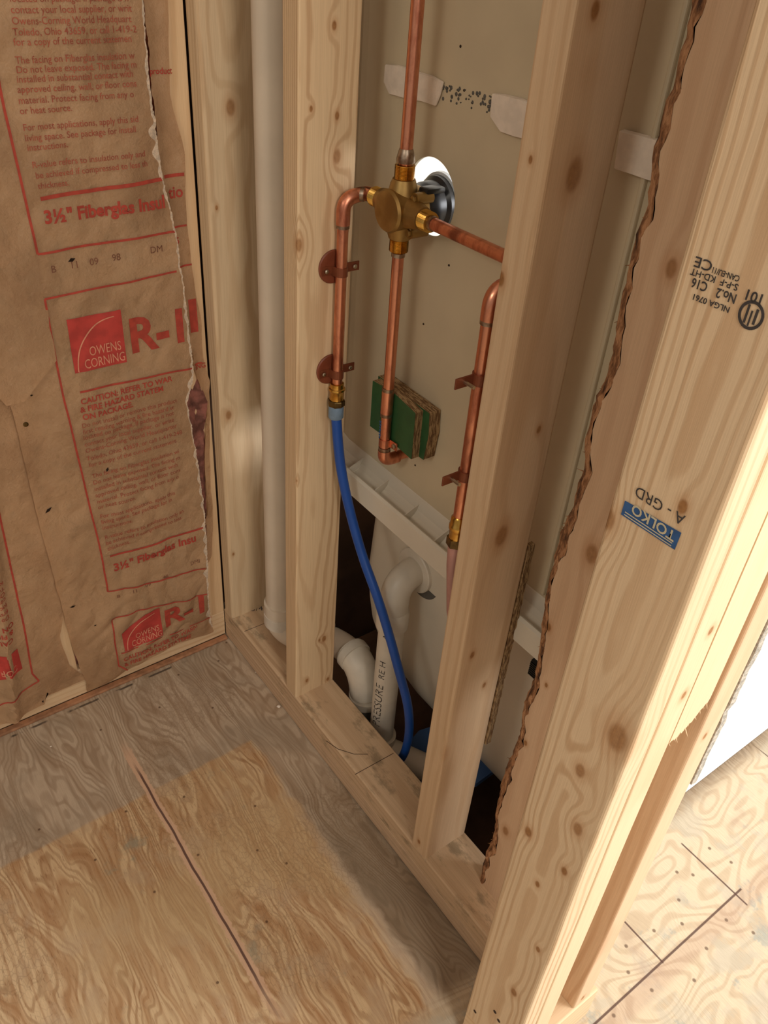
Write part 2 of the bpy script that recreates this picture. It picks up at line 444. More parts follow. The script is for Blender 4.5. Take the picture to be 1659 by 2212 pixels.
# ------------------------------------------------------------------ setting: floor, pit, outer walls
bm = bmesh.new()
box(bm, (-.30, -3.2, -.03), (3.4, .089, 0))
box(bm, (.859, .089, -.03), (3.4, 2.6, 0))
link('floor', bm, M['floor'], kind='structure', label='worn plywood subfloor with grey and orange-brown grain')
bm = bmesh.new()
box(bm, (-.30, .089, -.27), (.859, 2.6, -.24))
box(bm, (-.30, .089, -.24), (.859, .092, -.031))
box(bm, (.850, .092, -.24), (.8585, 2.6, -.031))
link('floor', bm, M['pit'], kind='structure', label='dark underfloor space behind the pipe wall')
bm = bmesh.new(); box(bm, (-.115, -3.2, 0), (-.10, 2.6, TOP)); box(bm, (-.10, .30, -.24), (-.02, 2.6, TOP))
link('wall_left', bm, M['darkwood'], kind='structure')
bm = bmesh.new(); box(bm, (-.115, -3.2, TOP), (3.4, 2.7, TOP+.05))
link('ceiling', bm, M['drywall'], kind='structure')
bm = bmesh.new(); box(bm, (-.115, 2.6, -.24), (3.4, 2.7, TOP))
link('wall_back', bm, M['drywall'], kind='structure')

bm = bmesh.new(); box(bm, (.859, .0895, .0), (.930, .1395, TOP))  # unseen strip added to keep daylight off the stud beside the valve
link('light_blocker', bm, M['drywall'], kind='structure')
# ------------------------------------------------------------------ bottom plates
def K(obj_origin, pts):   # world knots -> local
    return [(p[0]-obj_origin[0], p[1]-obj_origin[1], p[2]-obj_origin[2], p[3]) for p in pts]
def KY(o, pts): return [(k[0], k[2], k[1], k[3]) for k in K(o, pts)]   # for axis y materials (x,z,y)
def KX(o, pts): return [(k[1], k[2], k[0], k[3]) for k in K(o, pts)]

pl = (0, 0, 0)
m = wood('plate_wood', (.045, -.03), KX(pl, [(.50, .075, .084, .007), (.44, .02, .084, .005), (.40, .05, .084, .003), (.76, .06, .084, .004)]), srgb(190, 150, 104), srgb(160, 118, 76), 'x', 700, .006, 2, .55)
timber('bottom_plate', (0, 0, .040), (.931, .089, HZ), m, label='wooden upper bottom plate of the pipe wall, dusty, carrying its studs', cat='wood plate')
m2 = wood('plate_wood_lower', (.045, -.03), (), srgb(192, 150, 108), srgb(164, 120, 80), 'x', 800, .006, 5, .25)
timber('bottom_plate', (0, .0005, .0028), (.931, .089, .0395), m2, bev=.002, label='wooden lower bottom plate of the pipe wall, lying on the plywood', cat='wood plate')
m = wood('left_plate_wood', (.045, -.03), (), srgb(224, 188, 136), srgb(196, 150, 100), 'y', 600, .008, 3, .1)
timber('bottom_plate', (-.089, -1.3, .006), (-.001, -.0015, .078), m, label='pale wooden bottom plate under the insulated left wall', cat='wood plate')
bm = bmesh.new(); box(bm, (-.001, -1.3, .0003), (.013, -.002, .007), .002)
link('trim_1', bm, M['redply'], kind='structure', label='reddish plywood strip along the left wall foot')

# ------------------------------------------------------------------ studs
def S(name_m, o, knots, **k): return wood(name_m, knots=K(o, knots), **k)
o = (0, 0, HZ)
kn = [at(498, 232, 'x', .038), at(468, 449, 'x', .038), at(494, 897, 'x', .038), at(504, 1197, 'x', .038)]
kn = [(p.x, p.y, p.z, r) for p, r in zip(kn, (.009, .003, .007, .003))]
timber('stud', (.0005, 0, HZ), (.038, .089, TOP), S('corner_stud_wood', o, kn, pith=(-.03, .05), base=srgb(206, 174, 126), late=srgb(178, 138, 92), freq=900, warp=.010, seed=1), bev=.006,
       label='corner stud of the pipe wall with rounded edge, beside the insulation', cat='stud')
X2, X3 = .2637, .6774
o = (X2, 0, HZ)
xs = X2+.038
kk = [(728, 250, .004), (728, 338, .007), (722, 55, .004), (672, 235, .003), (700, 1380, .006), (690, 1383, .003), (708, 1467, .004), (663, 1470, .004), (640, 1040, .003)]
kn = [(at(u, v, 'x', xs).x, at(u, v, 'x', xs).y, at(u, v, 'x', xs).z, r) for u, v, r in kk]
p = at(645, 530, 'x', xs); kn.append((xs, p.y, p.z, .007))
timber('stud', (X2, 0, HZ), (xs, .089, TOP), S('middle_stud_wood', o, kn, pith=(-.06, .035), base=srgb(216, 180, 126), late=srgb(178, 134, 86), freq=1500, warp=.0035, seed=4, contrast=1.),
       label='pale stud between white vent pipe and left copper riser', cat='stud')
o = (X3, 0, HZ); xs3 = X3+.038
kk = [(1240, 378, .012), (1286, 22, .006), (1164, 928, .004), (1083, 1158, .012), (1020, 1415, .005), (1046, 1480, .004)]
kn = [tuple(at(u, v, 'x', xs3))+(r,) for u, v, r in kk]
for u, v, r in ((1146, 345, .003), (1082, 603, .006), (966, 1640, .009), (905, 1818, .004)):
    kn.append(tuple(at(u, v, 'y', 0))+(r,))
timber('stud', (X3, 0, HZ), (xs3, .089, TOP), S('right_stud_wood', o, kn, pith=(.10, .04), base=srgb(206, 166, 118), late=srgb(182, 138, 94), freq=420, warp=.012, seed=6, contrast=.6), bev=.004,
       label='stud right of the shower valve, wide side in shade', cat='stud')
# left wall stud at the corner and the one behind the paper seam
m = wood('left_corner_stud_wood', (-.02, .06), (), srgb(222, 178, 118), srgb(194, 146, 92), 'z', 600, .005, 8)
timber('stud', (-.089, -.046, .078), (.0, -.0008, TOP), m, bev=.002, label='left wall stud next to the torn edge of the insulation paper', cat='stud')
m = wood('left_stud_wood', (-.02, .06), (), srgb(226, 186, 128), srgb(200, 156, 104), 'z', 600, .005, 9)
timber('stud', (-.089, -.365, .078), (-.001, -.327, TOP), m, bev=.002, label='left wall stud showing pale wood between two insulation papers', cat='stud')

# rough (wane edged) stud
sil = [(1512, -60), (1510, 0), (1500, 60), (1478, 150), (1442, 250), (1425, 345), (1412, 430), (1385, 520), (1370, 590), (1342, 700), (1335, 760), (1325, 800), (1300, 850), (1285, 920), (1275, 990), (1250, 1080), (1225, 1130), (1210, 1200), (1195, 1270), (1183, 1330), (1175, 1400), (1170, 1440), (1150, 1490), (1135, 1570), (1122, 1610), (1100, 1650), (1090, 1700), (1085, 1760), (1068, 1810), (1055, 1850), (1045, 1890)]
prof = sorted([(at(u, v, 'y', .078).z, at(u, v, 'y', .078).x) for u, v in sil])
prof[0] = (HZ, prof[0][1]); prof.append((TOP, prof[-1][1]))
def xsil(z):
    for (z0, x0), (z1, x1) in zip(prof, prof[1:]):
        if z <= z1: return x0+(x1-x0)*(z-z0)/max(z1-z0, 1e-6)
    return prof[-1][1]
ro = empty('wane_edged_stud', (.80, .051, HZ), label='rough stud with a wavy bark edge, behind the stamped stud', cat='stud')
bm = bmesh.new(); bk = bmesh.new(); rings = []; br = []
N = 260
for i in range(N+1):
    z = HZ+(TOP-HZ)*i/N
    xa = xsil(z)+.0022*noise.noise(Vector((0, 0, z*90)))
    wv = .006+.020*(.5+.5*noise.noise(Vector((3, 0, z*13))))+.006*noise.noise(Vector((1, 5, z*45)))
    xf = max(xa+wv+.006, .789+.004*noise.noise(Vector((9, 0, z*14))))
    y0, y1 = .051, .089
    rings.append([bm.verts.new(c) for c in ((xf, y0, z), (.9305, y0, z), (.9305, y1, z), (xa+.012, y1, z), (xa+.010, .080, z))])
    row = []
    for k in range(7):
        t = k/6
        n = .0020*noise.noise(Vector((k*2.7, 7, z*75)))+.0012*noise.noise(Vector((k*5.7, 3, z*260)))
        px = xf+(xa-xf)*(t**.7)+n; py = y0-.0006+(.076-y0)*(t**1.6)+n
        row.append(bk.verts.new((px, py, z)))
    row.append(bk.verts.new((xa+.012, .0895, z)))
    br.append(row)
for a, b in zip(rings, rings[1:]):
    for j in range(5): bm.faces.new((a[j], a[(j+1) % 5], b[(j+1) % 5], b[j]))
bm.faces.new(rings[0][::-1]); bm.faces.new(rings[-1])
for a, b in zip(br, br[1:]):
    for j in range(7): bk.faces.new((a[j], a[j+1], b[j+1], b[j]))
oo = (.80, .051, HZ)
kk = [(1450, 580, .007), (1278, 1197, .010), (1135, 1605, .004), (1092, 1795, .007), (1110, 1535, .003), (1185, 1355, .005), (1060, 1840, .003), (1250, 1480, .003), (1180, 1480, .003)]
kn = [tuple(at(u, v, 'y', .051))+(r,) for u, v, r in kk]
link('stud_body', bm, S('rough_stud_wood', oo, kn, pith=(-.02, .06), base=srgb(206, 160, 118), late=srgb(178, 128, 90), freq=420, warp=.02, seed=11, contrast=.55), ro, origin=oo)
bo = link('bark_edge', bk, M['bark'], ro, smooth=False, origin=oo, label='dark flaky bark edge')
sp = bmesh.new()
for i in range(30):
    z = HZ+.02+random.random()*1.2; x = xsil(z)+.004; L = .004+random.random()*.008
    d = Vector((-1, -.4, random.uniform(-1, .3))).normalized()
    p0 = Vector((x, .074, z)); sweep(sp, [p0, p0+d*L*.5, p0+d*L], [.0009, .0006, .0002], 5)
link('splinters', sp, M['bark'], ro, origin=oo, kind='stuff')

# end wall: plates and trimmed studs
XA, XB = .9320, 1.0210
m = wood('end_plate_wood', (.045, -.03), (), srgb(226, 188, 136), srgb(204, 160, 112), 'y', 500, .008, 12)
timber('bottom_plate', (XA, -.094, .0), (XB+.003, .086, HZ), m, label='short pale bottom plate of the end wall, sawn rough at the edge', cat='wood plate')
YA0, YA1, YB1, YF1 = -.0975, -.0640, -.0265, .0205
oA = (XA, YA0, HZ+.0005)
kk = [(1333, 1594, .013), (1253, 1665, .007), (1141, 1797, .006), (1248, 1791, .007), (1219, 1882, .005), (1161, 1910, .004), (1162, 2051, .004), (1110, 2144, .006), (1313, 1121, .008), (1475, 1095, .005)]
kn = [tuple(at(u, v, 'y', YA0))+(r,) for u, v, r in kk]
stA = timber('stud', (XA, YA0, HZ+.0005), (XB, YA1-.0006, TOP), S('stamped_stud_wood', oA, kn, pith=(.045, .035), base=srgb(216, 182, 136), late=srgb(182, 138, 92), freq=1300, warp=.0045, seed=21, contrast=.95), bev=.004,
             label='front stud of the end wall with black and blue mill stamps', cat='stud')
m = wood('trimmer_wood', (-.03, .02), K((XA, YA1, HZ), [(XB, -.04, .82, .004), (XB, -.04, .9, .004)]), srgb(224, 192, 144), srgb(200, 160, 112), 'z', 600, .006, 14)
timber('stud', (XA, YA1, HZ+.0005), (XB, YB1-.0006, TOP), m, label='second stud of the end wall, nailed against the stamped one', cat='stud')
# short third piece with a torn bottom end
bm = bmesh.new()
ZF = .735
n = 26; top = []; bot = []
tri = []
ringb = []
for i in range(n+1):
    t = i/n; y = YB1+(YF1-YB1)*t
    zb = ZF+.004+.034*t**1.6+.006*random.random()
    ringb.append((y, zb))
F = [bm.verts.new((XB, y, z)) for y, z in ringb]; Bk = [bm.verts.new((XA, y, z+.004)) for y, z in ringb]
Ft = [bm.verts.new((XB, y, TOP)) for y, z in ringb]; Bt = [bm.verts.new((XA, y, TOP)) for y, z in ringb]
for i in range(n):
    bm.faces.new((F[i], F[i+1], Ft[i+1], Ft[i])); bm.faces.new((Bk[i+1], Bk[i], Bt[i], Bt[i+1]))
    bm.faces.new((F[i+1], F[i], Bk[i], Bk[i+1])); bm.faces.new((Ft[i], Ft[i+1], Bt[i+1], Bt[i]))
bm.faces.new((F[0], Ft[0], Bt[0], Bk[0])); bm.faces.new((F[-1], Bk[-1], Bt[-1], Ft[-1]))
m = wood('cut_stud_wood', (-.03, .02), (), srgb(226, 192, 142), srgb(206, 164, 114), 'z', 500, .006, 15)
cs = empty('cut_off_stud', (XA, YB1, ZF), label='short stud hanging beside the doubled studs, its lower end torn', cat='stud')
link('stud_body', bm, m, cs, origin=(XA, YB1, ZF))
bm = bmesh.new()
for i in range(60):
    t = random.random(); y = YB1+(YF1-YB1)*t; z = ZF+.010+.034*t**1.6
    p0 = Vector((XB-.0005-random.random()*.01, y, z)); d = Vector((random.uniform(-.1, .5), random.uniform(-.2, .5), -1)).normalized(); L = .006+.010*random.random()
    sweep(bm, [p0, p0+d*L*.6, p0+d*L], [.0008, .0005, .0001], 5)
link('splinters', bm, m, cs, origin=(XA, YB1, ZF), kind='stuff')
oC = (XA, .034, HZ+.0005)
m = S('far_stud_wood', oC, [(XB, .05, .70, .004), (XB, .05, .10, .004)], pith=(.13, .01), base=srgb(216, 168, 122), late=srgb(190, 138, 94), freq=380, warp=.01, seed=17)
timber('stud', (XA, .034, HZ+.0005), (XB, .072, TOP), m, label='farther stud of the end wall across a gap, drywall edge behind it', cat='stud')
bm = bmesh.new(); 
N = 120; rings = []
for i in range(N+1):
    z = .60+(TOP-.60)*i/N; w = .0022*noise.noise(Vector((2, 2, z*120)))+.001*noise.noise(Vector((2, 8, z*400)))
    rings.append([bm.verts.new(c) for c in ((XA, .0725, z), (XB+.001+w, .0725, z), (XB+.002+w, .080+w, z), (XA, .085, z))])
for a, b in zip(rings, rings[1:]):
    for j in range(4): bm.faces.new((a[j], a[(j+1) % 4], b[(j+1) % 4], b[j]))
bm.faces.new(rings[0][::-1]); bm.faces.new(rings[-1])
link('drywall_remnant', bm, M['gypsum'], origin=(XA, .0725, .60), label='crumbly grey drywall edge running up the far stud', cat='drywall')

# nails and toe-nail holes
def nailhole(p, nrm, r, parent):
    bm = bmesh.new(); lathe(bm, p, nrm, [(-.0008, r), (.0003, r), (.0005, r*.6)], 12)
    link('nail_head', bm, M['nail'], parent, origin=p)
for u, v in ((1026, 2185), (1069, 2186), (1077, 2205)):
    nailhole(at(u, v, 'y', YA0-.0002), (0, -1, 0), .0028, stA)

# ------------------------------------------------------------------ text
def text_mesh(body, size, bold=0., xs=1., spacing=1.):
    cu = bpy.data.curves.new('t', 'FONT'); cu.body = body; cu.size = size; cu.offset = bold*size; cu.space_character = spacing
    cu.resolution_u = 3; cu.fill_mode = 'FRONT' if hasattr(cu, 'fill_mode') else None
    o = bpy.data.objects.new('t', cu); COL.objects.link(o)
    dg = bpy.context.evaluated_depsgraph_get(); me = bpy.data.meshes.new_from_object(o.evaluated_get(dg))
    COL.objects.unlink(o); bpy.data.objects.remove(o); bpy.data.curves.remove(cu)
    bm = bmesh.new(); bm.from_mesh(me); bpy.data.meshes.remove(me)
    for v in bm.verts: v.co.x *= xs; v.co.z = 0
    return bm
def place_text(dst, body, size, origin, right, up, bold=0., width=None, xs=1., fn=None, sub=0, align='l'):
    bm = text_mesh(body, size, bold, xs)
    if not bm.verts: bm.free(); return
    x0 = min(v.co.x for v in bm.verts); x1 = max(v.co.x for v in bm.verts)
    if width:
        k = width/(x1-x0)
        for v in bm.verts: v.co.x = (v.co.x-x0)*k
    if sub:
        for _ in range(4):
            es = [e for e in bm.edges if e.calc_length() > sub]
            if not es: break
            bmesh.ops.triangulate(bm, faces=[f for f in bm.faces if len(f.verts) > 3])
            es = [e for e in bm.edges if e.calc_length() > sub]
            bmesh.ops.subdivide_edges(bm, edges=es, cuts=1)
    right, up, origin = Vector(right), Vector(up), Vector(origin)
    for v in bm.verts:
        c = origin+right*v.co.x+up*v.co.y
        v.co = fn(c) if fn else c
    me = bpy.data.meshes.new('tmp'); bm.to_mesh(me); bm.free()
    dst.from_mesh(me); bpy.data.meshes.remove(me)

# mill stamps on the front stud (printed upside down)
YS = YA0-.0006
bm = bmesh.new()
q = [(.9445, 1.0085), (.9445, .9950), (.9965, .9955), (.9970, 1.0120)]
bm.faces.new([bm.verts.new((x, YS, z)) for x, z in q])
link('blue_mill_stamp', bm, M['blueink'], stA, origin=(.97, YS, 1.), label='blue band stamp')
bm = bmesh.new()
place_text(bm, 'TOLKO', .0125, (.9935, YS-.0003, 1.0095), (-1, 0, .03), (0, 0, -1), .02, .041)
for z in (1.0, .9975): bm.faces.new([bm.verts.new((x, YS-.0003, zz)) for x, zz in ((.9475, z), (.9475, z-.0009), (.993, z-.0009), (.993, z))])
link('stamp_lettering', bm, plain('stamp_pale', srgb(198, 186, 156), .8), stA, origin=(.97, YS, 1.))
bm = bmesh.new()
place_text(bm, 'A - GRD', .0135, (.9960, YS, 1.0265), (-1, 0, 0), (0, 0, -1), .0, .045)
link('grade_stamp', bm, M['ink'], stA, origin=(.97, YS, 1.02), label='black grade lettering')
bm = bmesh.new()
def mill(body, u0, v0, u1, size, bold=.02):
    c0 = at(u0, v0, 'y', YS); c1 = at(u1, v0-(u0-u1)*.35, 'y', YS)
    place_text(bm, body, size, (c0.x, YS, c0.z), (-1, 0, -.04), (0, 0, -1), bold, c0.x-c1.x)
mill('CE', 1541, 566, 1504, .0095, .01)
mill('CAN-EU/11', 1599, 597, 1541, .0052)
mill('S-P-F  KD-HT', 1596, 615, 1494, .0060, .015)
mill('No.2', 1592, 637, 1550, .0086)
mill('C16', 1530, 612, 1497, .0086)
mill('NLGA 0761', 1577, 664, 1499, .0054)
mill('101', 1649, 637, 1616, .0092)
# stamp emblem: ring with bars
c = at(1622, 681, 'y', YS)
def ringflat(bm, c, r0, r1, n=28, sx=1.):
    A = [bm.verts.new(c+Vector((math.cos(2*math.pi*i/n)*r0*sx, 0, math.sin(2*math.pi*i/n)*r0))) for i in range(n)]
    B_ = [bm.verts.new(c+Vector((math.cos(2*math.pi*i/n)*r1*sx, 0, math.sin(2*math.pi*i/n)*r1))) for i in range(n)]
    for i in range(n): bm.faces.new((A[i], A[(i+1) % n], B_[(i+1) % n], B_[i]))
ringflat(bm, c, .0072, .0092, sx=.95)
for dx, w, h0, h1 in ((-.003, .0016, -.006, .006), (.0, .0013, -.007, .003), (.0032, .0018, -.005, .005)):
    bm.faces.new([bm.verts.new(c+Vector((dx+a*w/2, 0, b))) for a, b in ((-1, h0), (1, h0), (1, h1), (-1, h1))])
link('lumber_stamp', bm, M['ink'], stA, origin=(.98, YS, 1.19), label='black lumber grade stamp')

# ------------------------------------------------------------------ insulation papers on the left wall
def hpaper(y, z):
    """height of the paper in front of the framing"""
    t = min(max((y+.34)/.32, 0), 1)
    b = .012*math.sin(math.pi*t)**.7 if 0 < t < 1 else 0
    w = noise.noise(Vector((y*9, z*7, 1)))*.0045+noise.noise(Vector((y*28, z*16, 4)))*.0016
    r = abs(noise.noise(Vector((y*14+z*5, z*8, 9))))*.004
    lift = .012*math.exp(-max(0, y+.345)/.022)*min(1, max(0, (z-.12)*6))*min(1, max(0, (.95-z)*4))
    cr = .006*math.exp(-((y+.040)/.016)**2)*(.5+noise.noise(Vector((7, 1, z*6))))*min(1, max(0, 1.2-z)*3)
    wk = abs(noise.noise(Vector((y*22-z*9, z*15+y*4, 12))))*(.0035+.006*max(0, min(1, (.5-z)*3)))*min(1, t*6)
    return .006+b+max(-.004, w)*min(1, t*8+.15)+r*min(1, t*6)+lift+cr+wk
def hleft(y, z):
    t = min(max((-.36-y)/.4, 0), 1)
    fold = .014*math.exp(-((y+.40+(.65-z)*.10)/.012)**2)*min(1, max(0, (.9-z)*2))
    return .003+.02*t+fold+abs(noise.noise(Vector((y*12+z*6, z*6, 5))))*.008+noise.noise(Vector((y*25, z*18, 2)))*.002
def sheet(fnh, yL, yR, z0, z1, ny, nz, thick=.0006):
    bm = bmesh.new(); g_ = []
    for j in range(nz+1):
        z = z0+(z1-z0)*j/nz; row = []
        zz = z
        a, b = yL(zz), yR(zz)
        for i in range(ny+1):
            y = a+(b-a)*i/ny
            row.append((y, zz))
        g_.append(row)
    V = [[bm.verts.new((fnh(y, z), y, z)) for y, z in row] for row in g_]
    for j in range(nz):
        for i in range(ny): bm.faces.new((V[j][i], V[j][i+1], V[j+1][i+1], V[j+1][i]))
    ex = bmesh.ops.solidify(bm, geom=bm.faces[:], thickness=thick)
    return bm
ZT = 1.62
def interp(tab):
    tab = sorted(tab)
    def f(z):
        if z <= tab[0][0]: return tab[0][1]
        for (a, x), (b, y) in zip(tab, tab[1:]):
            if z <= b: return x+(y-x)*(z-a)/(b-a)
        return tab[-1][1]
    return f
tearL0 = interp([(.02, -.036), (.154, -.044), (.233, -.040), (.33, -.036), (.481, -.040), (.56, -.048), (.62, -.052), (.64, -.048), (.677, -.036), (.806, -.040), (.95, -.051), (1.01, -.060), (1.06, -.064), (1.123, -.068), (1.235, -.066), (1.7, -.066)])
tearR0 = interp([(.02, -.036), (.25, -.036), (.33, -.030), (.481, -.026), (.56, -.020), (.61, -.013), (.64, -.022), (.677, -.033), (.806, -.038), (.95, -.050), (1.01, -.060), (1.7, -.064)])
jag = lambda z, s: .0022*noise.noise(Vector((s, 3, z*60)))+.0012*noise.noise(Vector((s, 6, z*170)))
tearL = lambda z: tearL0(z)+jag(z, 1); tearR = lambda z: tearR0(z)+jag(z, 4)+.0035*max(0, noise.noise(Vector((6, 6, z*11))))*(1 if z < .98 else 0)+.0022*(1 if .36 < z<.98 else 0)
outR0 = interp([(.02, -.036), (.235, -.036), (.25, -.024), (.33, -.015), (.474, -.013), (.60, -.006), (.649, -.001), (.70, -.012), (.76, -.010), (.827, -.017), (.934, -.023), (1.038, -.018), (1.122, -.034), (1.236, -.026), (1.7, -.026)])
outR = lambda z: max(outR0(z)+.0015*noise.noise(Vector((8, 0, z*25))), tearR(z)+.0008)
midL = interp([(.02, -.322), (.05, -.318), (.10, -.326), (.16, -.330), (.254, -.333), (.487, -.340), (.671, -.3405), (.70, -.3420), (.72, -.352), (.754, -.358), (1.0, -.374), (1.7, -.378)])
midLj = lambda z: midL(z)+.002*noise.noise(Vector((12, 0, z*30)))
botz = interp([(-.50, .02), (-.316, .021), (-.29, .028), (-.244, .041), (-.18, .052), (-.12, .055), (-.04, .043)])
bat = empty('insulation_batt', (0, -.18, .02), label='kraft-faced insulation batt filling the bay beside the corner, torn down its right edge', cat='insulation')
OB = (0, -.18, .02)
def warp_bottom(bm):
    for v in bm.verts:
        zb = botz(v.co.y)+.002*noise.noise(Vector((v.co.y*60, 1, 1)))
        if v.co.z < .12: v.co.z = zb+(v.co.z-.02)*(.12-zb)/(.10)
bm = sheet(hpaper, midLj, tearL, .02, ZT, 120, 460); warp_bottom(bm)
PF = link('paper_facing', bm, M['kraft'], bat, smooth=True, origin=OB)
def hstrip(y, z):
    return .0042+.0035*math.exp(-((y-outR0(z))/.010)**2)*(.5+noise.noise(Vector((2, 8, z*13))))+.0025*noise.noise(Vector((y*40, z*22, 3)))+.006*math.exp(-((y-tearR0(z))/.008)**2)*(.6+noise.noise(Vector((1, 3, z*17))))
bm = sheet(hstrip, tearR, outR, .24, ZT, 10, 400)
PS = link('torn_paper_strip', bm, M['kraft'], bat, smooth=True, origin=OB, label='narrow paper strip right of the tear')
# fuzzy torn fringe
bm = bmesh.new()
z = .06
prev = None
rows = []
while z < ZT:
    y = tearL(z); w = (.0025+.024*abs(noise.noise(Vector((4, 4, z*34))))**1.3)*(.2+max(0, noise.noise(Vector((z*6, 2, 2)))+.4))
    rows.append((y-w, y+.0014*noise.noise(Vector((1, 1, z*300))), z)); z += .0028
V = [[bm.verts.new((hpaper(a, z)+.0009, a, z)), bm.verts.new((hpaper(b, z)+.0030, b, z))] for a, b, z in rows]
for p0, p1 in zip(V, V[1:]): bm.faces.new((p0[0], p0[1], p1[1], p1[0]))
bmesh.ops.solidify(bm, geom=bm.faces[:], thickness=.0004)
link('torn_fringe', bm, M['torn'], PF, origin=OB, label='pale torn paper fibres')
# pink wool filling, seen through the tear
bm = bmesh.new()
box(bm, (-.085, -.325, .08), (-.016, -.05, ZT))
bmesh.ops.subdivide_edges(bm, edges=bm.edges[:], cuts=3, use_grid_fill=True)
link('glass_wool', bm, M['pink'], bat, origin=OB, label='pink fibreglass wool')
bm = bmesh.new(); g_ = []
for j in range(121):
    z = .30+.38*j/120; row = []
    for i in range(9):
        ya, yb = tearL0(z)-.012, tearR0(z)+.004; y = ya+(yb-ya)*i/8
        x = .0015+.007*math.sin(math.pi*j/120)**.5*math.sin(math.pi*(i/8))+.010*noise.noise(Vector((y*45, z*26, 2)))+.003*noise.noise(Vector((y*150, z*90, 2)))
        row.append(bm.verts.new((x, y, z)))
    g_.append(row)
for a, b in zip(g_, g_[1:]):
    for i in range(8): bm.faces.new((a[i], a[i+1], b[i+1], b[i]))
bmesh.ops.solidify(bm, geom=bm.faces[:], thickness=.003)
link('glass_wool', bm, M['pink'], bat, smooth=True, origin=OB, label='pink wool bulging through the tear')
# upper paper flap folded over the left stud
bm = sheet(lambda y, z: hpaper(-.338, z)+.0075+.0015*noise.noise(Vector((y*30, z*14, 3))), lambda z: midL(z)-.004, lambda z: -.262-(max(0, .76-z))*1.1+.003*noise.noise(Vector((0, 0, z*40))), .705, ZT, 14, 150)
link('paper_flap', bm, M['kraft'], bat, smooth=True, origin=OB, label='overlapping paper flange')

def P_(c, dz=.0019):
    return Vector((hpaper(c.y, c.z)+dz, c.y, c.z))
def strip(bm, a, b, w, n=40, fn=P_, wob=0.):
    """printed rule from (y,z) a to b, width w"""
    a, b = Vector((0, a[0], a[1])), Vector((0, b[0], b[1])); d = (b-a).normalized(); s = Vector((0, -d.z, d.y))*w/2
    prev = None
    for i in range(n+1):
        c = a+(b-a)*i/n
        c.z += wob*noise.noise(Vector((c.y*18, 1, c.z*4)))
        pr = (bm.verts.new(fn(c-s)), bm.verts.new(fn(c+s)))
        if prev: bm.faces.new((prev[0], pr[0], pr[1], prev[1]))
        prev = pr
Yv, Zv = (0, 1, 0), (0, 0, 1)
def frame(pts, w, name='printed_frame'):
    bm = bmesh.new()
    for a, b in zip(pts, pts[1:]): strip(bm, a, b, w, max(6, int(math.dist(a, b)/.008)), wob=.0015)
    link(name, bm, M['redink'], PF, origin=OB)
xe = lambda z: tearL(z)-.002
frame([(-.268, 1.50), (-.268, 1.117), (-.260, .926), (-.050, .930)], .0035)
frame([(-.052, .866), (-.262, .859), (-.262, .70), (-.248, .40), (-.247, .269), (-.045, .235)], .0032)
frame([(-.046, .165), (-.20, .196), (-.249, .196), (-.253, .07), (-.236, .046)], .0028)
frame([(-.243, 1.002), (-.060, 1.008)], .0055, 'printed_rule')
frame([(-.233, .353), (-.038, .338)], .0040, 'printed_rule')
frame([(-.235, .697), (-.038, .690)], .0035, 'printed_rule')
frame([(-.243, .100), (-.038, .088)], .0025, 'printed_rule')
def para(lines, mat, size, bold, name, fn=P_, cond=None, label=None):
    bm = bmesh.new()
    for y, z, t in lines:
        place_text(bm, t, size, (0, y, z), Yv, Zv, bold, None, .94, fn, .004)
    link(name, bm, mat, PF, origin=OB, label=label)
body_top = [(-.239, 1.236, 'located on package. If package is n'), (-.240, 1.224, 'contact your local supplier, or writ'), (-.241, 1.212, 'Owens-Corning World Headquart'), (-.242, 1.200, 'Toledo, Ohio 43659, or call 1-419-2'), (-.243, 1.189, 'for a copy of the current statemen'),
            (-.245, 1.169, 'The facing on Fiberglas insulation w'), (-.246, 1.158, 'Do not leave exposed. The facing m'), (-.247, 1.147, 'installed in substantial contact with'), (-.248, 1.135, 'approved ceiling, wall, or floor cons'), (-.249, 1.122, 'material. Protect facing from any o'), (-.250, 1.110, 'or heat source.'),
            (-.250, 1.090, 'For most applications, apply this sid'), (-.250, 1.077, 'living space. See package for install'), (-.249, 1.065, 'instructions.'),
            (-.247, 1.043, 'R-value refers to insulation only and'), (-.245, 1.029, 'be achieved if compressed to less th'), (-.244, 1.015, 'thickness.')]
para(body_top, M['palered'], .0118, .006, 'warning_text')
body_low = [(-.242, .632, 'Do not install or remove this product'), (-.242, .620, 'first reading warning & fire hazard st'), (-.243, .609, 'located on package. If package is not'), (-.243, .596, 'contact your local supplier, or write'), (-.243, .583, 'Owens-Corning World Headquarter'), (-.243, .567, 'Toledo, Ohio 43659, or call 1-419-248'), (-.241, .553, 'for a copy of the current statement.'),
            (-.239, .529, 'The facing on Fiberglas insulation wi'), (-.239, .515, 'Do not leave exposed. The facing m'), (-.239, .501, 'installed in substantial contact with'), (-.239, .488, 'approved ceiling, wall, or floor cons'), (-.238, .474, 'material. Protect facing from any o'), (-.238, .461, 'or heat source.'),
            (-.237, .440, 'For most applications, apply this'), (-.237, .428, 'living space. See package for in'), (-.237, .415, 'instructions.'),
            (-.236, .393, 'R-value refers to insulation only an'), (-.236, .380, 'be achieved if compressed to less'), (-.235, .367, 'thickness.')]
para(body_low, M['palered'], .0118, .004, 'warning_text')
para([(-.237, .675, 'CAUTION: REFER TO WAR'), (-.240, .6605, '& FIRE HAZARD STATEM'), (-.238, .646, 'ON PACKAGE.')], M['redink'], .0142, .022, 'caution_heading')
para([(-.241, .076, 'CAUTION: REFER TO WARN'), (-.241, .060, '& FIRE HAZARD STATEME')], M['redink'], .0140, .018, 'caution_heading')
para([(-.243, .967, '3\u00bd" Fiberglas Insul')], M['redink'], .0255, .034, 'product_heading')
